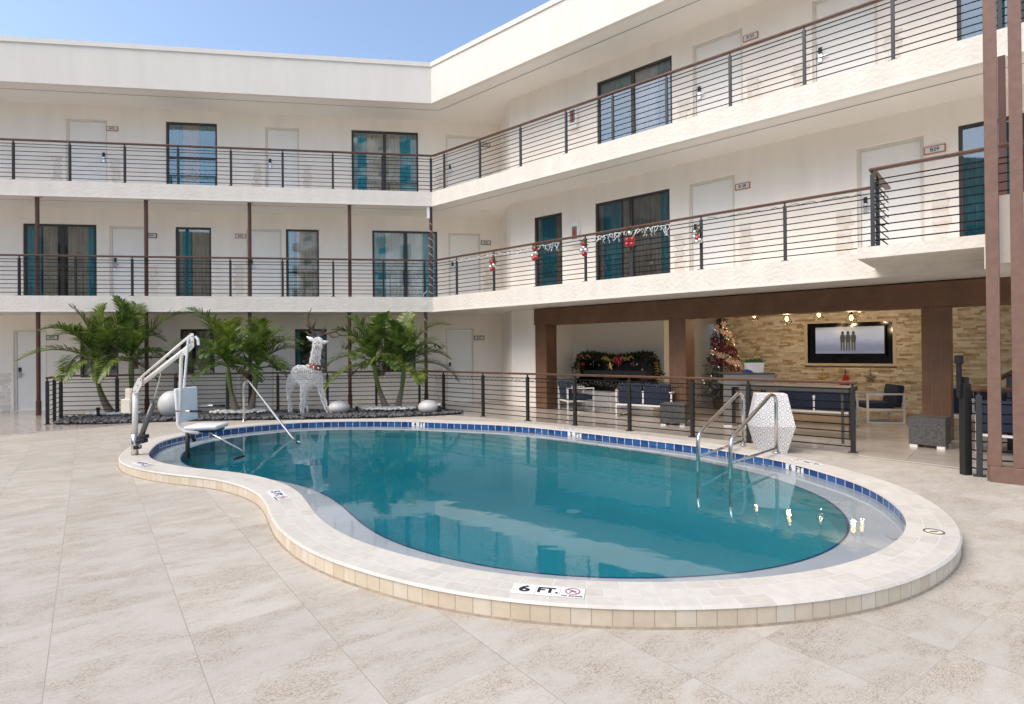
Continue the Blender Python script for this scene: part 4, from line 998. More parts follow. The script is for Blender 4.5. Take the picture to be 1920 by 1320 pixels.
    # two diagonal sashes of flowers facing the pool
for sash,(m,zc,n_) in enumerate((('poin_pink',1.98,9),('poin_red',1.66,12),('poin_pink',1.32,11),('poin_red',1.14,10),('poin_pink',2.2,3),('poin_red',1.50,9))):
    mb=MB()
    for i in range(n_):
        f=i/max(1,n_-1);th=math.radians(205+130*f);z=zc+.16-.38*f+rnd.uniform(-.06,.06);R_=trad(z)+.03
        p=tb+Vector((R_*math.cos(th),R_*math.sin(th),z));flower(mb,p,(math.cos(th),math.sin(th)-.3,.15),rnd.uniform(.075,.11),rnd,6)
    build(mb,'poinsettia',m,r)
mb=MB()
for i in range(46):
    z=rnd.uniform(.5,2.2);a=math.radians(rnd.uniform(180,360));R_=trad(z)+.03;mb.ball(tb+Vector((R_*math.cos(a),R_*math.sin(a),z)),.011,6,4)
build(mb,'fairy_lights','fairy_bulb',r)
# ---- furniture
def rotz_of(v): return math.atan2(v[1],v[0])-math.pi/2     # local +y -> v
def seat_unit(kind,w,loc,face,label,group='white framed navy lounge seats'):
    r=empty(kind,loc,label,'sofa' if w>1 else 'armchair',group,rz=rotz_of(face))
    t=.034;h=.62;d=.36;mb=MB()
    for s in(-1,1):
        x=s*(w/2-t/2)
        mb.box((x-t/2,-d,.004),(x+t/2,-d+t,h));mb.box((x-t/2,d-t,.004),(x+t/2,d,h));mb.box((x-t/2,-d+t,h-t),(x+t/2,d-t,h));mb.box((x-t/2,-d+t,.004),(x+t/2,d-t,.004+t*.8));mb.box((x-t/2,-d+t,.27),(x+t/2,d-t,.27+t))
    mb.box((-w/2+t,-d+.002,h-t*1.3),(w/2-t,-d+t,h-.002));mb.box((-w/2+t,-d+.002,.272),(w/2-t,-d+t,.272+t));mb.box((-w/2+t,d-t,.272),(w/2-t,d-.002,.272+t))
    if w>1: mb.box((-t/2,-d+.004,.30),(t/2,-d+t-.004,h-t))
    build(mb,'frame','frame_white',r,world=False)
    mb=MB();mb.box((-w/2+t+.01,-d+.16,.305),(w/2-t-.01,d-.005,.43),None,.03);build(mb,'seat_cushion','navy_cloth',r,world=False,smooth=True)
    n=1 if w<1 else 2
    for i in range(n):
        a=-w/2+t+.01+(w-2*t-.02)*i/n;b=-w/2+t+.01+(w-2*t-.02)*(i+1)/n
        mb=MB();T=Matrix.Translation((0,-d+.11,.33))@Matrix.Rotation(math.radians(9),4,'X')
        mb.box((a+.005,-.07,0),(b-.005,.07,.46),T,.035);build(mb,'back_cushion','navy_cloth',r,world=False,smooth=True)
    return r
def g2(x,y): p=gz(x,y);return Vector((p.x,p.y,.004))
def rn(s,n): p=W('R',s,n,.004);return p
seat_unit('lounge_chair',.72,g2(1081,772)+Vector((0,.12,0)),(1,.25),'white framed navy armchair by the first brown column, seen side on')
seat_unit('lounge_sofa',1.35,g2(1222,785)+Vector((.02,.35,0)),(nR[0],nR[1]+.2),'navy two seat sofa with its back to the pool, left of the second brown column')
seat_unit('lounge_sofa',1.40,g2(1530,796)+Vector((.05,.05,0)),(nR[0]-.1,nR[1]),'navy two seat sofa seen from behind, under the bronze star')
seat_unit('lounge_chair',.66,g2(1656,793)+Vector((0,.15,0)),(-1,.15),'white framed navy armchair facing left under the grey star')
seat_unit('lounge_sofa',1.45,g2(1775,806)+Vector((.45,-.1,0)),(nR[0],nR[1]),'navy sofa partly hidden behind the fluted brown column')
seat_unit('lounge_sofa',1.3,g2(1900,860)+Vector((.45,.15,0)),(nR[0],nR[1]),'navy sofa behind the twin mauve posts')
r=empty('side_table',g2(1158,768),'small white frame side table holding an orange card','side table');t=.03
mb=MB()
for a,b in((-1,-1),(1,-1),(1,1),(-1,1)): mb.box((a*.22-.015,b*.22-.015,0),(a*.22+.015,b*.22+.015,.42))
mb.box((-.235,-.235,.42),(.235,.235,.445));build(mb,'frame','frame_white',r,world=False)
mb=MB();mb.add([(-.09,0,0),(.09,0,0),(.05,.03,.15),(-.04,.03,.10)],[(0,1,2,3)]);mb.add([(-.09,.08,0),(.09,.08,0),(.05,.034,.15),(-.04,.034,.10)],[(0,3,2,1)])
o=build(mb,'folded_card','orange_paper');o.location=r.location+Vector((0,0,.447));finish(o,'orange folded card standing on the white side table','card')
brickmat('wicker',[(.07,.068,.066),(.16,.155,.15)],(.03,.03,.03),.035,.012,.002,rough=.5,noise=.1,bumpd=.004)
def uvbox(mb,a,b,M=None,seg=1):
    x0,y0,z0=a;x1,y1,z1=b
    if mb.uv is None: mb.uv=[]
    mb.box(a,b,M)
    for f,(i,j) in (((0,3,2,1),(0,1)),((4,5,6,7),(0,1)),((0,1,5,4),(0,2)),((1,2,6,5),(1,2)),((2,3,7,6),(0,2)),((3,0,4,7),(1,2))):
        V=[(x0,y0,z0),(x1,y0,z0),(x1,y1,z0),(x0,y1,z0),(x0,y0,z1),(x1,y0,z1),(x1,y1,z1),(x0,y1,z1)]
        for q in f: mb.uv.append((V[q][i],V[q][j]))
def ottoman(loc,face,label,w=.5,h=.44):
    r=empty('wicker_ottoman',loc,label,'ottoman','grey wicker ottomans',rz=rotz_of(face));mb=MB();uvbox(mb,(-w/2,-w/2,.05),(w/2,w/2,h));build(mb,'body','wicker',r,world=False)
    mb=MB()
    for a in(-1,1):
        for b in(-1,1): mb.box((a*(w/2-.06)-.05,b*(w/2-.06)-.05,.0),(a*(w/2-.06)+.05,b*(w/2-.06)+.05,.045))
    build(mb,'foot','frame_white',r,world=False)
ottoman(g2(1258,799)+Vector((.15,.28,0)),(.45,1),'grey wicker ottoman by the foot of the second brown column')
ottoman(g2(1744,842)+Vector((.16,.22,0)),(.72,.69),'grey wicker ottoman in front of the fluted brown column',.47,.47)
# bar counter with planter
bp=gz(1358,800);bf=Vector((1,-.12,0)).normalized();bn=Vector((.12,1,0)).normalized()
r=empty('bar_counter',bp,'grey panelled outdoor bar counter with open legs behind the railing','bar counter')
M=basis(bp,bf,bn,(0,0,1))
mb=MB();mb.box((-.01,-.01,1.05),(.99,.62,1.08),M,.004);build(mb,'top','grey_panel_dark',r)
mb=MB();mb.box((0,0,.80),(.97,.03,1.05),M);mb.box((.02,.03,.85),(.97,.6,.9),M);build(mb,'apron','grey_panel',r)
mb=MB();mb.box((.94,.031,.80),(.97,.6,1.05),M);build(mb,'side_panel','grey_panel_dark',r)
mb=MB();mb.box((.28,-.012,.86),(.76,0,.99),M)
for k in range(14): mb.box((.30+k*.032,-.018,.87),(.312+k*.032,-.012,.98),M)
build(mb,'louvre_panel','grey_panel',r)
for a in(0,.30): 
    mb=MB();mb.box((a,.002,.03),(a+.15,.05,.80),M);build(mb,'leg','grey_panel',r);mb=MB();mb.box((a,0,0.004),(a+.15,.06,.03),M);build(mb,'foot','frame_white',r)
mb=MB();mb.box((.15,.3,.03),(.30,.32,.8),M);mb.box((.94,.55,.0),(.97,.6,.8),M);build(mb,'leg','grey_panel_dark',r)
pl=M@Vector((.66,.25,1.08));r=empty('planter',pl,'white box planter with green grass plant on the bar counter','planter')
mb=MB();mb.add([(-.15,-.09,0),(.15,-.09,0),(.15,.09,0),(-.15,.09,0),(-.165,-.1,.20),(.165,-.1,.20),(.165,.1,.20),(-.165,.1,.20)],[(0,3,2,1),(4,5,6,7),(0,1,5,4),(1,2,6,5),(2,3,7,6),(3,0,4,7)],Matrix.Translation(pl));build(mb,'box','planter_white',r)
mb=MB();rnd=random.Random(9)
for i in range(420):
    p=pl+Vector((rnd.uniform(-.15,.15),rnd.uniform(-.08,.08),.19));d=Vector((rnd.gauss(0,.55)+(p.x-pl.x)*3,rnd.gauss(0,.4),1)).normalized();l=rnd.uniform(.06,.14);t=Vector((.006,0,0));mb.add([p-t,p+t,p+d*l],[(0,1,2)])
build(mb,'foliage','grass_green',r)
q=M@Vector((.50,.12,1.08));mb=MB();mb.add([(-.10,0,.004),(.12,-.02,.006),(.06,.08,.004),(-.06,.09,.05),(.02,.03,.075)],[(0,1,4),(1,2,4),(2,3,4),(3,0,4),(0,3,2,1)],Matrix.Translation(q));finish(build(mb,'cloth','blue_cloth'),'crumpled blue cloth lying beside the white planter','cloth')
# long grey table in front of the sofa
tp=gz(1410,812);r=empty('dining_table',tp,'long grey table with a thick top behind the near end of the railing','table')
M=basis(W('R',8.75,-.15,0),(dR[0],dR[1],0),(nR[0],nR[1],0),(0,0,1))
WL[r.name]=W('R',8.75,-.15,0);r.location=W('R',8.75,-.15,0)
mb=MB();mb.box((0,0,.84),(1.6,.7,.92),M,.004);build(mb,'tabletop','grey_panel_dark',r)
for a,b in((.05,.05),(1.5,.05),(1.5,.6),(.05,.6)): mb=MB();mb.tube([M@Vector((a,b,.004)),M@Vector((a,b,.86))],.022,8);build(mb,'leg','grey_panel_dark',r)
# ---- twin mauve posts
r=empty('post_frame',W('R',12.2,-2.0,0),'pair of tall mauve timber posts on a low board at the right edge','post frame')
n0=-2.02
for a,b,nm in((1850,1876,0),(1897,1923,0)):
    s0,s1=wp('R',a,660,n0)[0],wp('R',b,660,n0)[0];mb=MB();mb.box((s0,n0,.0 if nm else .18),(s1,n0+.12,9.5),MC,.006);build(mb,'post','mauve_wood',r)
s0=wp('R',1857,892,n0)[0];mb=MB();mb.box((s0-.005,n0-.035,0),(s0+3,n0+.14,.18),MC,.005);mb.box((s0-.03,n0+.02,0),(s0-.006,n0+.14,.36),MC);build(mb,'base_board','mauve_wood',r)
s0=wp('R',1871,200,-.2)[0];mb=MB();mb.box((s0,-.2,3.1),(s0+.085,-.06,5.62),MC);finish(build(mb,'brown_post','column_paint'),'dark brown post standing between the twin mauve posts under the top gallery','post')
r=empty('stair_rail',W('R',13,.3,0),'dark brown sloping stair handrails glimpsed between the twin mauve posts','stair rail')
for za in(1.20,.95):
    a=pd(1868,714 if za>1 else 737,9.0);b=pd(1912,690 if za>1 else 722,8.4);mb=MB();mb.tube([a,b],.035,6);build(mb,'rail','rail_wood',r)
a=pd(1893,700,8.7);mb=MB();mb.tube([Vector((a.x,a.y,.0)),a],.04,8);build(mb,'post','post_grey',r)
# ================================================================ PALM BED
front=[gz(x,y).to_2d() for x,y in((104,797),(180,796),(300,791.5),(420,789),(560,787),(700,784.5),(800,780.5),(868,777))]
back=[W('L',s,-.80).to_2d() for s in(-.15,2,4,6,8,9.0)]
BED=front+back
def inpoly(p,poly):
    c=False;j=len(poly)-1
    for i in range(len(poly)):
        a,b=poly[i],poly[j]
        if (a.y>p.y)!=(b.y>p.y) and p.x<(b.x-a.x)*(p.y-a.y)/(b.y-a.y)+a.x: c=not c
        j=i
    return c
tri=tessellate_polygon([[Vector((p.x,p.y,0)) for p in BED]]);mb=MB();mb.v=[Vector((p.x,p.y,.010)) for p in BED]
for t in tri:
    t=tuple(t);a_=(mb.v[t[1]]-mb.v[t[0]]).cross(mb.v[t[2]]-mb.v[t[0]]).z;mb.f.append(t if a_>0 else t[::-1])
mat('bed_base',(.03,.03,.032),.9);finish(build(mb,'planting_bed','bed_base'),'dark planting bed under the palms','bed',kind='structure')
rnd=random.Random(21)
def pebbles(n,test,r0,r1,m,name,label,z0=.012):
    xs=[p.x for p in BED];ys=[p.y for p in BED];mb=MB();k=0;tries=0
    while k<n and tries<n*40:
        tries+=1;p=Vector((rnd.uniform(min(xs),max(xs)),rnd.uniform(min(ys),max(ys))))
        if not test(p): continue
        R_=rnd.uniform(r0,r1);a=rnd.uniform(0,6.28);M=Matrix.Translation((p.x,p.y,z0+R_*.35+rnd.uniform(0,.025)))@Matrix.Rotation(a,4,'Z')@Matrix.Rotation(rnd.uniform(-.3,.3),4,'X');mb.ball((0,0,0),R_,7,5,M,(1,.75,.55));k+=1
    o=build(mb,name,m,smooth=True);finish(o,label,'pebbles',kind='stuff')
PB=[(212,781,14.6),(250,780,14.75),(447,778.5,14.6),(469,778.5,14.8),(728,772,15.15),(743,772,15.2)]
pp=[pd(x,y,D) for x,y,D in PB]
cen=[(pp[0]+pp[1])/2,(pp[2]+pp[3])/2,(pp[4]+pp[5])/2]
def wtest(p):
    return any(((p.x-c.x)/.72)**2+((p.y-(c.y-.24))/.40)**2<1 for c in cen) and inpoly(p,BED)
pebbles(2600,lambda p:inpoly(p,BED),.035,.07,'pebble_black','black_pebbles','dark rounded river pebbles filling the palm bed')
pebbles(800,wtest,.03,.05,'pebble_white','white_pebbles','white pebbles ringed round the palm feet',.085)
# ---- palms
def palm(base,top_px,D,mid_px,seed,label,nf=11,Lf=1.5,leaf='palm_leaf'):
    rnd=random.Random(seed);b=Vector((base.x,base.y,0));r=empty('palm_tree',b,label,'palm tree','feather palms in the pebble bed')
    top=pd(top_px[0],top_px[1],D);mid=pd(mid_px[0],mid_px[1],D)
    pts=[];N=12
    for i in range(N+1):
        t=i/N;p=b*(1-t)**2+ (mid*2-(b+top)/2)*2*t*(1-t)+top*t*t;pts.append(p)
    rad=[.105-.055*min(1,(i/N)/.55) if i/N<.55 else .050+.012*math.sin((i/N-.55)/.45*math.pi) for i in range(N+1)];rad[0]=.135
    mb=MB();mb.tube(pts,.05,12,None,True,rad);build(mb,'trunk','palm_bark',r,smooth=True)
    for k in range(nf):
        az=k*2.39996+rnd.uniform(-.25,.25)+seed;f=k/(nf-1);el=math.radians(82-72*f+rnd.uniform(-7,7));L=Lf*rnd.uniform(.85,1.1)*(1 if f>.15 else .85)
        mb=MB();p=top+Vector((0,0,.02+.12*(1-f)));d=Vector((math.cos(az)*math.cos(el),math.sin(az)*math.cos(el),math.sin(el)));pts=[p.copy()];n=26;step=L/n;dirs=[d.copy()]
        drp=rnd.uniform(.055,.085)
        for i in range(n):
            d=(d+Vector((0,0,-drp*(.35+1.2*i/n)*(1-.25*f)))).normalized();p=p+d*step;pts.append(p.copy());dirs.append(d.copy())
        mb.tube(pts,.01,5,None,False,[.020*(1-.85*i/n)+.002 for i in range(n+1)])
        side=Vector((-math.sin(az),math.cos(az),0))
        nl=36;tw=rnd.uniform(-.3,.3)
        for j in range(nl):
            t=.16+.84*j/(nl-1);x=t*n;i=min(int(x),n-1);q=pts[i].lerp(pts[i+1],x-i);dd=dirs[i];u=side.cross(dd).normalized();
            if u.z<0: u=-u
            Ll=.46*math.sin(math.pi*min(1,(t*.86+.10)))**.7*rnd.uniform(.85,1.1)
            for sgn in(-1,1):
                sd=(side*math.cos(tw)+u*math.sin(tw))*sgn
                e=(sd*.8+dd*(.6+.6*t)+u*rnd.uniform(.1,.5)).normalized();wv=e.cross(u).normalized()*rnd.uniform(.015,.022)
                a=q;m1=q+e*Ll*.45;e2=(e+Vector((0,0,-rnd.uniform(.1,.4)))).normalized();m2=m1+e2*Ll*.33;e3=(e2+Vector((0,0,-.35))).normalized();c_=m2+e3*Ll*.25
                lift=Vector((0,0,.006))
                mb.add([a-wv*.5,a+wv*.5,m1+wv+lift,m1-wv+lift,m2+wv*.75,m2-wv*.75,c_],[(0,1,2,3),(3,2,4,5),(5,4,6)])
        build(mb,'frond',leaf if k%3 else 'palm_leaf_b',r)
palm(pp[0],(183,678),14.6,(186,728),1.3,'palm at the left end of the bed, its trunk curving out from the white pebbles',14,1.72)
palm(pp[1],(246,676),14.75,(247,728),2.1,'palm directly behind the pool lift mast',11,1.75)
palm(pp[2],(427,690),14.6,(434,738),4.4,'middle palm whose grey trunk leans left, left of the reindeer',13,1.62)
palm(pp[3],(482,692),14.8,(476,738),5.2,'middle palm standing closest to the white reindeer',12,1.5)
palm(pp[4],(702,685),15.15,(711,730),6.7,'palm in front of the brown column, leaning left from the last white pebbles',13,1.62)
palm(pp[5],(757,688),15.2,(753,730),7.9,'rightmost palm of the bed, beside the small egg lamp',13,1.58)
# ---- egg lamps
def egg(px,py,D,rx,rz,label):
    c=pd(px,py,D);r=empty('egg_lamp',Vector((c.x,c.y,c.z-rz)),label,'garden lamp','white egg shaped garden lamps');mb=MB();mb.ball(c,1,32,20,None,(rx,rx,rz));build(mb,'shell','lamp_shell',r,smooth=True)
    mb=MB();mb.lathe([(rx*.42,0),(rx*.4,.03)],20,Matrix.Translation((c.x,c.y,c.z-rz-.012)));build(mb,'base','post_steel',r)
egg(322,758,14.1,.30,.335,'largest white egg lamp, half hidden behind the pool lift seat')
egg(636,764,14.45,.265,.18,'white egg lamp standing right beside the reindeer leg')
egg(803,763,14.4,.255,.18,'white egg lamp at the right end of the palm bed')
def spot(px,py,D,h,label,wt=False):
    c=pd(px,py,D);r=empty('bollard_light',Vector((c.x,c.y,.01)),label,'garden light','small garden spot lights in the pebbles');Z=Matrix.Translation((c.x,c.y,.01))
    mb=MB();mb.tube([(0,0,0),(0,0,h)],.035,12,Z);build(mb,'body','post_steel',r);mb=MB();mb.tube([(0,0,h),(0,0,h+.05)],.045,12,Z);build(mb,'cap','lamp_shell' if wt else 'post_steel',r)
spot(184,790,14.0,.22,'small black bollard light at the left end of the bed');spot(669,775,14.9,.16,'small bollard light between the reindeer lamp and the last palms',True);spot(824,776,14.3,.22,'small bollard light beside the rightmost egg lamp',True)
# ================================================================ REINDEER
DD=14.35
def dp(x,y,dy=0): return pd(x,y,DD+dy)
mb=MB()
def limb(pts,rad): mb.tube([dp(*p) for p in pts],.1,12,None,True,rad)
limb([(548,700),(553,700),(562,702),(572,704),(582,704),(592,702),(597,702)],[.10,.20,.235,.245,.25,.22,.10])
limb([(588,706),(589,694),(590,682),(592,664),(595,648),(597,638),(598,633)],[.19,.17,.125,.115,.115,.12,.08])
limb([(597,640,-.02),(598,641,-.22),(598,644,-.36)],[.09,.08,.05])
limb([(551,708,.1),(544,722,.1),(541,740,.1),(543,758,.1),(545,777,.1)],[.15,.10,.055,.045,.05])
limb([(556,710,-.12),(552,724,-.12),(571,742,-.15),(567,758,-.15),(566,782,-.15)],[.12,.08,.05,.045,.05]) if False else None
limb([(572,716,-.12),(569,728,-.13),(567,744,-.14),(566,760,-.15),(566,782,-.15)],[.12,.08,.06,.05,.055])
limb([(584,716,.14),(575,735,.14),(573,752,.14),(576,768,.12),(579,780,.12)],[.10,.05,.04,.035,.035])
limb([(596,708,0),(600,725,0),(605,745,-.02),(611,762,-.03),(618,777,-.04)],[.13,.07,.06,.05,.055])
tmp=build(mb,'tmp','wire_white')
md=tmp.modifiers.new('r','REMESH');md.mode='VOXEL';md.voxel_size=.05
bpy.context.view_layer.update();dg=bpy.context.evaluated_depsgraph_get();me=bpy.data.meshes.new_from_object(tmp.evaluated_get(dg));bpy.data.objects.remove(tmp)
rnd=random.Random(4);bm=bmesh.new();bm.from_mesh(me)
for v in bm.verts: v.co+=Vector((rnd.uniform(-1,1),rnd.uniform(-1,1),rnd.uniform(-1,1)))*.015
bmesh.ops.triangulate(bm,faces=bm.faces[:],quad_method='ALTERNATE');bmesh.ops.wireframe(bm,faces=bm.faces[:],thickness=.014,use_replace=True,use_even_offset=False,use_boundary=True)
base=Vector((dp(575,780).x,dp(575,780).y,.02));r=empty('reindeer_figure',base,'tall white wire reindeer ornament with brown antlers and a leather bell collar','reindeer ornament')
for v in bm.verts: v.co-=base
me2=bpy.data.meshes.new('body');bm.to_mesh(me2);bm.free();me2.materials.append(MATS['wire_white']);bo_=bpy.data.objects.new('body',me2);COL.objects.link(bo_);bo_.parent=r;WL[bo_.name]=base
for s,(a,b,c_) in enumerate((((592,640),(583,636),(575,631)),((601,642),(607,642),(616,640)))):
    mb=MB();mb.tube([dp(*a),dp(*b),dp(*c_)],.05,10,None,True,[.02,.055,.012]);build(mb,'ear','wire_white',r,smooth=True)
mb=MB();cc=dp(590.5,687);Mx=Matrix.Translation(cc)@Matrix.Rotation(.25,4,'Y');mb.lathe([(.165,-.065),(.172,-.05),(.155,.05),(.148,.06)],20,Mx);col=build(mb,'collar','leather',r,smooth=True)
mb=MB()
for k in range(9): a=k*2*math.pi/9;mb.ball(Mx@Vector((.18*math.cos(a),.18*math.sin(a),-.01)),.026,10,8)
build(mb,'bells','silver_ball',col,smooth=True)
def ant(lst,name='antler'):
    mb=MB()
    for pts,rd in lst: mb.tube([dp(*p) for p in pts],.02,7,None,True,rd)
    build(mb,name,'antler',r,smooth=True)
ant([([(594,632),(588,624),(583,617),(578,604),(578,592),(584,577)],[.03,.032,.028,.022,.018,.006]),([(583,617),(576,610),(570,600)],[.035,.03,.008]),([(586,618),(589,606),(593,596)],[.04,.028,.008]),([(592,629),(580,628),(574,622)],[.028,.022,.008]),([(579,590),(576,584)],[.02,.006])])
ant([([(600,632),(606,626),(616,624),(628,622),(638,617),(644,612)],[.03,.03,.027,.022,.018,.006]),([(616,625),(622,632),(632,632),(640,627)],[.022,.02,.016,.006]),([(628,622),(640,629),(652,629)],[.025,.02,.006]),([(606,626),(607,616),(611,611)],[.035,.02,.006])])
# ================================================================ POOL LIFT
D0=8.28
def lp(x,y,d=0): return pd(x,y,D0+d)
lb=gz(253,853,ZC);r=empty('pool_lift',lb,'white pool access lift with a hanging plastic chair on the left coping','pool lift')
def tb(pts,rr,m,name,par,seg=10,**k): mb=MB();mb.tube([lp(*p) for p in pts],rr,seg,**k);return build(mb,name,m,par,smooth=True)
mb=MB();mb.tube([lb,lb+Vector((0,0,.3))],.046,16);build(mb,'socket','steel',r,smooth=True)
mast=MB();mast.tube([lb+Vector((0,0,.28)),lp(254,737)],.038,16);mo=build(mast,'mast','white_metal',r,smooth=True)
mb=MB();poly=[(249.5,739),(249.5,727),(259,708),(266.5,709),(266,720),(257,739)]
fa=[lp(x,y,-.045) for x,y in poly];fb=[lp(x,y,.045) for x,y in poly];n=len(poly);mb.add(fa+fb,[tuple(range(n)),tuple(range(n,2*n))[::-1]]+[(i,(i+1)%n,n+(i+1)%n,n+i) for i in range(n)]);build(mb,'hinge_plate','white_metal',r)
tb([(264,708),(356,629.5)],.017,'white_metal','upper_arm',r);tb([(262,722),(357,648)],.032,'white_metal','lower_arm',r,14)
mb=MB();poly=[(355.5,625),(363,625),(364,650),(356,659),(346,667),(342,660),(355.5,648)];fa=[lp(x,y,-.04) for x,y in poly];fb=[lp(x,y,.04) for x,y in poly];n=len(poly);mb.add(fa+fb,[tuple(range(n)),tuple(range(n,2*n))[::-1]]+[(i,(i+1)%n,n+(i+1)%n,n+i) for i in range(n)]);build(mb,'head_plate','white_metal',r)
tb([(354,655),(346,661),(341,667),(339.5,676),(338.5,727),(337,770),(333,792),(336,801),(345,809),(372,812)],.024,'white_metal','hanger_tube',r,12)
# rope and strap
mb=MB()
for x,y in((252,733),(257,722),(262,712),(255,737),(359.5,630),(359.5,640),(359,650),(349,661)): mb.ball(lp(x,y,-.05),.011,8,6)
build(mb,'bolt','steel',r,smooth=True)
mb=MB();N=60
for ph in(0,math.pi):
    pts=[]
    for i in range(N+1):
        t=i/N;p=lp(353+(345-353)*t,634+(728-634)*t,-.06);pts.append(p+Vector((math.cos(t*70+ph)*.010,math.sin(t*70+ph)*.010,0)))
    mb.tube(pts,.010,5)
mb.tube([lp(366,631,-.03),lp(371,636,-.03),lp(372.5,647,-.03)],.020,8);build(mb,'rope','white_plastic',r)
# seat
zs=.40;A0=gz(343,804,zs);f=Vector((1,.10,0)).normalized();sd=Vector((-.10,1,0)).normalized();M=basis(A0,f,sd,(0,0,1))
mb=MB();mb.box((0,0,-.035),(.50,.50,.035),M,.03);st=build(mb,'seat','white_plastic',r,smooth=True)
M2=basis(A0+Vector((-.06,0,.08)),f,sd,(0,0,1))@Matrix.Rotation(math.radians(-8),4,'Y')
mb=MB();mb.box((-.045,0.02,0),(.0,.44,.50),M2@Matrix.Rotation(math.radians(20),4,'Z'),.022);
mb=MB()
q=[lp(326.5,729,-.05),lp(368,724,.28),lp(370,785,.30),lp(332,794,-.02)]
def slabq(mb,q,th,nb=8):
    nn=(q[1]-q[0]).cross(q[3]-q[0]).normalized()*th;bm=bmesh.new();v=[bm.verts.new(p+nn*.5) for p in q]+[bm.verts.new(p-nn*.5) for p in q]
    for fidx in((0,1,2,3),(7,6,5,4),(0,4,5,1),(1,5,6,2),(2,6,7,3),(3,7,4,0)): bm.faces.new([v[i] for i in fidx])
    bmesh.ops.bevel(bm,geom=bm.edges[:],offset=.018,segments=3,profile=.5,affect='EDGES');bm.verts.index_update();mb.add([x.co.copy() for x in bm.verts],[[x.index for x in f_.verts] for f_ in bm.faces]);bm.free()
slabq(mb,q,.05);build(mb,'backrest','white_plastic',r,smooth=True)
for pts,g0_ in((((366,761,.3),(421,760,.3)),((400,760,.3),(421.5,760,.3))),(((328,771,-.1),(352,771,-.18),(376,771,-.18)),((356,771,-.18),(376.5,771,-.18)))):
    a=tb(pts,.013,'steel','armrest',r);tb(g0_,.018,'black_rubber','grip',a)
mb=MB();mb.box((.05,.05,-.075),(.45,.45,-.036),M);build(mb,'seat_bracket','black_rubber',r)
tb([(351.5,811),(352,858)],.030,'black_rubber','footrest_strut',r,8);tb([(359,811,.1),(365,828,.1)],.026,'black_rubber','footrest_strut',r,8)
a=tb([(393,812),(420,826),(450,842),(456,848)],.013,'steel','footrest_tube',r);tb([(439,860,-.1),(457,855,.1)],.020,'black_rubber','foot_bar',a)
mb=MB();p=lp(239,761);mb.box((p.x-.065,p.y-.05,p.z-.10),(p.x+.065,p.y+.05,p.z+.10),None,.008);p2=lp(242,739);mb.box((p2.x-.036,p2.y-.035,p2.z-.08),(p2.x+.036,p2.y+.035,p2.z+.08),None,.008);build(mb,'control_box','cream_box',r)
a=tb([(299,697),(301,702),(286.5,758)],.011,'steel','actuator_rod',r);tb([(287,757),(262,826)],.036,'grey_tube','actuator',r,14)
mb=MB()
for x,y in((262,828),(270,826),(272,818),(258,838)): p=lp(x,y);mb.box((p.x-.035,p.y-.05,p.z-.03),(p.x+.03,p.y+.05,p.z+.025),None,.008)
build(mb,'actuator_mount','black_rubber',r)
tb([(248,838),(262,836)],.022,'white_metal','clamp',r)
# ================================================================ HANDRAILS
def rounded(pts,r_=.09,n=7):
    out=[pts[0]]
    for i in range(1,len(pts)-1):
        a,b,c_=pts[i-1],pts[i],pts[i+1];d1=(a-b);d2=(c_-b);q=min(r_,d1.length*.48,d2.length*.48);p0=b+d1.normalized()*q;p2=b+d2.normalized()*q
        for k in range(n+1): t=k/n;out.append(p0*(1-t)**2+b*2*t*(1-t)+p2*t*t)
    return out+[pts[-1]]
r=empty('grab_rail',gz(457,791,ZC),'bent steel stair rail at the far narrow end of the pool, beyond the lift chair','handrail','stainless handrails at the pool')
b0=gz(457,791,ZC);t0=Vector((b0.x,b0.y,ZC));zt=1.0
w0=gz(549,822,ZW)
dv=(w0-t0);dv.z=0;L=dv.length;dv.normalize()
pA=[t0,Vector((t0.x,t0.y,ZC+.78)),Vector((t0.x,t0.y,ZC+.90))+dv*.17,Vector((t0.x,t0.y,ZC+.84))+dv*.36,Vector((w0.x,w0.y,ZW)),Vector((w0.x,w0.y,-.03))+dv*.35+Vector((0,0,0))]
mb=MB();mb.tube(rounded(pA,.16),.021,14);build(mb,'rail_tube','steel',r,smooth=True);mb=MB();mb.lathe([(.05,ZC),(.045,ZC+.02),(.025,ZC+.025)],16,Matrix.Translation((t0.x,t0.y,0)));build(mb,'flange','steel',r,smooth=True)
def exitrail(back,apx,apy,frx,fry,crossy,label):
    b=gz(*back,ZC);fr_=gz(frx,fry,ZW);dv=(fr_-b);dv.z=0;L=dv.length;dv.normalize();Z=lambda p,z:Vector((p.x,p.y,z))
    ap=pd(apx,apy,b.y-.10);zt=ap.z
    r=empty('exit_rail',b,label,'handrail','stainless handrails at the pool')
    pts=[Z(b,ZC-.01),Z(b,zt-.02)+dv*0,Z(b,zt+.05)+dv*.17,Z(fr_,.50)-dv*.0,Z(fr_,-.30)]
    mb=MB();mb.tube(rounded(pts,.15,9),.024,16);t=build(mb,'rail_tube','steel',r,smooth=True)
    mb=MB();mb.tube([Z(b,.20),Z(fr_,.215)],.017,12);build(mb,'cross_bar','steel',r,smooth=True)
    mb=MB();mb.lathe([(.05,ZC),(.045,ZC+.02),(.03,ZC+.03)],16,Matrix.Translation((b.x,b.y,0)));build(mb,'flange','steel',r,smooth=True)
exitrail((1394,836),1382,741,1309,884,0,'farther of the two steel exit rails straddling the right coping')
exitrail((1456,850),1443,745,1370,898,0,'nearer of the two steel exit rails, in front of the white perforated box')
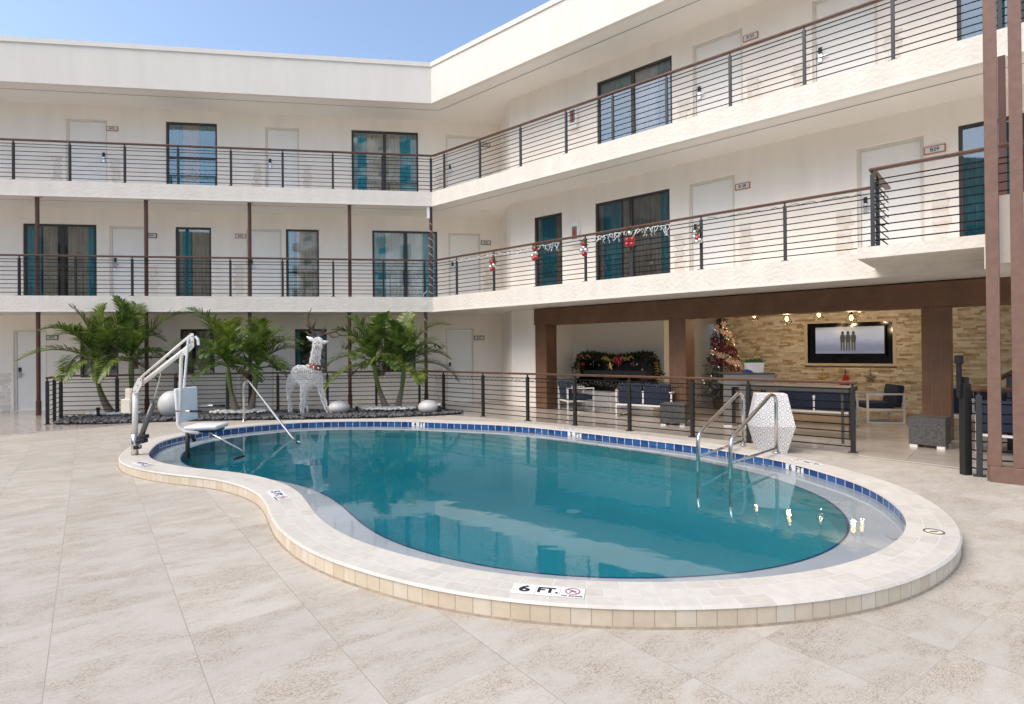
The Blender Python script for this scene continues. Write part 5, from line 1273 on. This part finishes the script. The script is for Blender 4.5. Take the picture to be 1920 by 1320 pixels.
# white perforated box
def perfmat():
    m=bpy.data.materials.new('perforated_white');m.use_nodes=True;nt=m.node_tree;b=nt.nodes['Principled BSDF'];b.inputs['Roughness'].default_value=.4
    tc=nd(nt,'ShaderNodeTexCoord');v=nd(nt,'ShaderNodeTexVoronoi',feature='F1');v.inputs['Scale'].default_value=15;v.inputs['Randomness'].default_value=.22;nt.links.new(tc.outputs['UV'],v.inputs['Vector'])
    r=nd(nt,'ShaderNodeValToRGB');cr=r.color_ramp;cr.interpolation='EASE';cr.elements[0].position=0;cr.elements[0].color=(.82,.81,.8,1);cr.elements[1].position=1;cr.elements[1].color=(.82,.81,.8,1)
    for f,c in((.30,.80),(.34,.36),(.40,.30),(.45,.80),(.62,.78),(.68,.25)): e=cr.elements.new(f);e.color=(c,c*.98,c*.97,1)
    nt.links.new(v.outputs['Distance'],r.inputs['Fac']);nt.links.new(r.outputs['Color'],b.inputs['Base Color'])
    bp=nd(nt,'ShaderNodeBump');bp.inputs['Distance'].default_value=.004;nt.links.new(r.outputs['Color'],bp.inputs['Height']);nt.links.new(bp.outputs[0],b.inputs['Normal']);MATS['perforated_white']=m
perfmat()
Pb=gz(1450,851,0);r=empty('perforated_bin',Pb,'white faceted perforated box standing behind the nearer exit rail','planter box')
fx=Vector((.96,-.28,0)).normalized();fy=Vector((.28,.96,0));M=basis(Pb,fx,fy,(0,0,1))
lv=[(.0,.20,.17),(.40,.31,.25),(.88,.215,.17)];mb=MB();mb.uv=[]
ctr=.26
def rg(z,a,b): 
    return [(-a,ctr-b,z),(a,ctr-b,z),(a,ctr+b,z),(-a,ctr+b,z)]
Rr=[rg(z,a,b) for z,a,b in lv]
for i in range(2):
    for k in range(4):
        k2_=(k+1)%4;q=[Rr[i][k],Rr[i][k2_],Rr[i+1][k2_],Rr[i+1][k]];mb.add(q,[(0,1,2,3)],M)
        for p in q: mb.uv.append(((p[0] if k%2==0 else p[1])*1.0+k*3,p[2]))
mb.add(Rr[2],[(0,1,2,3)],M);mb.uv+=[(0,0)]*4
build(mb,'shell','perforated_white',r)
# ================================================================ CHRISTMAS LIGHTS
rnd=random.Random(8)
def light_string(fn,n,amp,label,mat_='cable_steel',wire=.004,bulb=True,hang=0,zig=0,name='string_lights',bm_='fairy_bulb'):
    pts=[]
    for i in range(n+1):
        p=fn(i/n);pts.append(p+Vector((rnd.uniform(-amp,amp),rnd.uniform(-amp,amp),rnd.uniform(-amp,amp)+(zig if i%2 else -zig))))
    r=empty(name,pts[0],label,'string lights','Christmas light strings');mb=MB();mb.tube(pts,wire,4)
    if hang:
        for i in range(0,n,1):
            p=pts[i].copy();q=[p]
            for k in range(rnd.randint(1,hang)): p=p+Vector((rnd.uniform(-.05,.05),rnd.uniform(-.03,.03),-rnd.uniform(.02,.06)));q.append(p)
            if len(q)>1: mb.tube(q,wire,4)
    build(mb,'wire',mat_,r)
    if bulb:
        mb=MB()
        for i in range(0,n): p=pts[i];mb.add([p+Vector((-.007,0,0)),p+Vector((.007,0,0)),p+Vector((0,-.007,0)),p+Vector((0,.007,0)),p+Vector((0,0,-.04))],[(0,2,4),(2,1,4),(1,3,4),(3,0,4),(0,3,1,2)])
        build(mb,'bulbs',mat_ if bm_ is None else bm_,r)
mat('clear_bulb',(.25,.24,.2),.3)
sA,sB=wp('L',430,735,-.86)[0],sn('L',k0)[0]
light_string(lambda t:W('L',sA+(sB-sA)*t,-.86,.915),80,.02,'dark zigzag light string on the ground railing behind the palms',zig=.035,bm_='clear_bulb')
light_string(lambda t:k0.lerp(gR[3],t)+Vector((0,0,.915)),80,.02,'dark zigzag light string on the railing in front of the cream corner',zig=.03,bm_='clear_bulb')
light_string(lambda t:gR[3].lerp(gR[5],t)+Vector((0,0,.90)),60,.025,'tangled light string on the railing in front of the piano',zig=.03,bm_='clear_bulb',hang=2)
def rw(px,y,n,z): return W('R',wp('R',px,y,n)[0],n,z)
mat('icicle_white',(.86,.86,.84),.4)
def icic(x0,x1,yy,label,hang=5,zz=4.08,n=26):
    s0,s1=wp('R',x0,yy,.03)[0],wp('R',x1,yy,.03)[0];light_string(lambda t:W('R',s0+(s1-s0)*t,.03,zz),n,.02,label,'icicle_white',.006,False,hang,name='icicle_lights')
icic(1004,1050,470,'short white icicle light strand in front of the narrow right wing window',5,4.07,16)
icic(1110,1258,455,'long white icicle light strand across the wide right wing window',5,4.07,44)
icic(850,1000,480,'thin icicle light strand at the corner end of the right middle gallery',1,4.03,40)
_r=light_string(lambda t:W('R',wp('R',1330,430,.03)[0]*(1-t)+wp('R',1620,430,.03)[0]*t,.03,4.06),30,.02,'sparse dark light wire trailing toward the jutting balcony',bm_='clear_bulb')
# post wrap at the wing corner
cp=W('L',wp('L',808,450,.10)[0],.10,0)
r=empty('wrapped_lights',cp+Vector((0,0,5.6)),'white light strand spiralled down the brown corner column of the middle gallery','string lights','Christmas light strings')
mb=MB();pts=[]
for i in range(160): t=i/159;a=t*62;pts.append(cp+Vector((.062*math.cos(a)+rnd.uniform(-.012,.012),.062*math.sin(a)+rnd.uniform(-.012,.012),5.35-2.15*t)))
mb.tube(pts,.0055,4);build(mb,'strand','icicle_white',r);mb=MB();mb.box((cp.x-.10,cp.y-.09,5.33),(cp.x-.02,cp.y+.0,5.66),None,.006);build(mb,'paper_sleeve','white_plastic',r)
cp2=W('L',wp('L',799,700,.10)[0],.02,0);r=empty('wrapped_lights',cp2+Vector((0,0,3.0)),'light strand dangling over the slab edge onto the ground floor corner column','string lights','Christmas light strings')
mb=MB();pts=[]
for i in range(120): t=i/119;a=t*40;q=.05;c2=cp2+Vector((0,.06,0)) if t>.25 else cp2+Vector((0,-.04,0));pts.append(Vector((c2.x+q*math.cos(a),c2.y+(q*math.sin(a) if t>.25 else -.02),3.3-2.0*t)))
mb.tube(pts,.0055,4);build(mb,'strand','icicle_white',r)
def ornament(px,py,balls,label):
    s,z=wp('R',px,py,-.02);c=W('R',s,-.03,z);r=empty('ornament_cluster',c+Vector((0,0,.22)),label,'bauble cluster','Christmas bauble clusters on the right wing railing')
    mb=MB();leafy(mb,c+Vector((0,0,.16)),.07,60,.06,.014,rnd);build(mb,'greenery','holly_green',r)
    for dx,dz,m in balls:
        mb=MB();mb.ball(c+Vector((dR[0]*dx-nR[0]*.02,dR[1]*dx-nR[1]*.02,dz)),.052,14,10);build(mb,'bauble',m,r,smooth=True)
    mb=MB();mb.tube([c+Vector((0,0,.30)),c],.006,5);build(mb,'ribbon','extinguisher_red',r)
Rb,Sb='red_ball','silver_ball'
ornament(925,502,[(-.06,.02,Sb),(.05,.05,Sb),(-.02,-.04,Rb),(.03,.08,Rb),(.0,.14,Rb)],'bauble cluster nearest the corner, on the second post of the right wing')
ornament(1004,478,[(-.07,-.02,Sb),(.04,.03,Sb),(-.03,-.09,Rb),(.05,-.07,Rb),(.0,.12,Rb)],'bauble cluster at the left edge of the narrow window')
ornament(1096,470,[(-.06,.0,Sb),(.06,.0,Sb),(.0,.06,Sb),(.0,-.08,Rb),(.0,.14,Rb)],'silver topped bauble cluster left of the wide window')
ornament(1182,448,[(-.06,-.02,Rb),(.07,-.02,Rb),(-.06,-.11,Rb),(.05,-.12,Rb),(.0,.12,Sb)],'four red baubles hanging in front of the wide window')
ornament(1309,447,[(-.06,.03,Sb),(.05,-.05,Sb),(-.02,-.07,Sb),(.0,.0,Rb),(-.05,.12,Sb)],'bauble cluster on the post right of the wide window')
# ================================================================ SURROUNDINGS seen in glass and water, and an added reflection block
ap=empty('apartment_block',(-2,-44,0),'pale apartment tower across the street mirrored in the gallery windows','apartment building',rz=math.radians(50))
mb=MB();mb.box((-14,-14,0),(10,0,34));build(mb,'wall','apt_wall',ap,world=False)
for fl in range(1,10):
    z=fl*3.3
    for i in range(6):
        x=-13+i*3.9;mb=MB();mb.box((x,-.05,z),(x+1.8,.04,z+1.9));build(mb,'window','apt_glass',ap,world=False)
    for x in(-13.6,-5.8,2):
        mb=MB();mb.box((x,.05,z-.3),(x+4.6,1.5,z-.06));mb.box((x,1.44,z-.06),(x+4.6,1.5,z+.8));build(mb,'balcony','apt_rail',ap,world=False)
nb=empty('reflection_block',(-34,-30,0),'added unseen tan block beyond the courtyard, darkening reflections in the gallery windows','building')
mb=MB();mb.box((-46,-62,0),(-34,12,20));mb.box((-46,-68,0),(-19,-62.01,20));build(mb,'wall','apt_tan',nb)  # unseen block, added so the windows mirror a dark mass, not bright sky
for fl in range(4):
    for i in range(17):
        mb=MB();mb.box((-34.05,-60+i*4.2,1+fl*3.5),(-33.97,-58+i*4.2,2.9+fl*3.5));build(mb,'window','window_frame',nb)
# ================================================================ LIGHT, SKY, CAMERA
SUN_EL,SUN_AZ=53,240      # azimuth clockwise from +Y: light comes from behind and left of the camera
w=bpy.data.worlds.new('World');sc.world=w;w.use_nodes=True;nt=w.node_tree;bg=nt.nodes['Background']
sk=nt.nodes.new('ShaderNodeTexSky');sk.sky_type='NISHITA';sk.sun_disc=False;sk.sun_elevation=math.radians(SUN_EL);sk.sun_rotation=math.radians(SUN_AZ);sk.altitude=0;sk.air_density=1.0;sk.dust_density=2.2;sk.ozone_density=1.0
nt.links.new(sk.outputs[0],bg.inputs['Color']);bg.inputs['Strength'].default_value=.15
sl=bpy.data.lights.new('sun','SUN');sl.energy=1.35;sl.angle=math.radians(46);sl.color=(1,.90,.79);so=bpy.data.objects.new('sun',sl);COL.objects.link(so)
el,az=math.radians(SUN_EL),math.radians(SUN_AZ);dv=Vector((math.sin(az)*math.cos(el),math.cos(az)*math.cos(el),math.sin(el)));so.rotation_euler=dv.to_track_quat('Z','Y').to_euler();so.location=dv*50
cam=bpy.data.cameras.new('camera');co=bpy.data.objects.new('camera',cam);COL.objects.link(co);sc.camera=co
cam.sensor_width=36;cam.lens=36*F/1920;cam.shift_y=(HY-660)/1920;cam.clip_start=.05;cam.clip_end=2000
co.matrix_world=Matrix.Translation((0,0,HC))@Matrix.Rotation(math.radians(90)+PITCH,4,'X')@Matrix.Rotation(-ROLL,4,'Z')
sc.view_settings.view_transform='Standard';sc.view_settings.look='None';sc.view_settings.exposure=.88;sc.view_settings.gamma=1
sc.cycles.use_denoising=True
sc.cycles.max_bounces=10;sc.cycles.diffuse_bounces=8;sc.cycles.transparent_max_bounces=16;sc.cycles.caustics_reflective=False;sc.cycles.sample_clamp_indirect=6
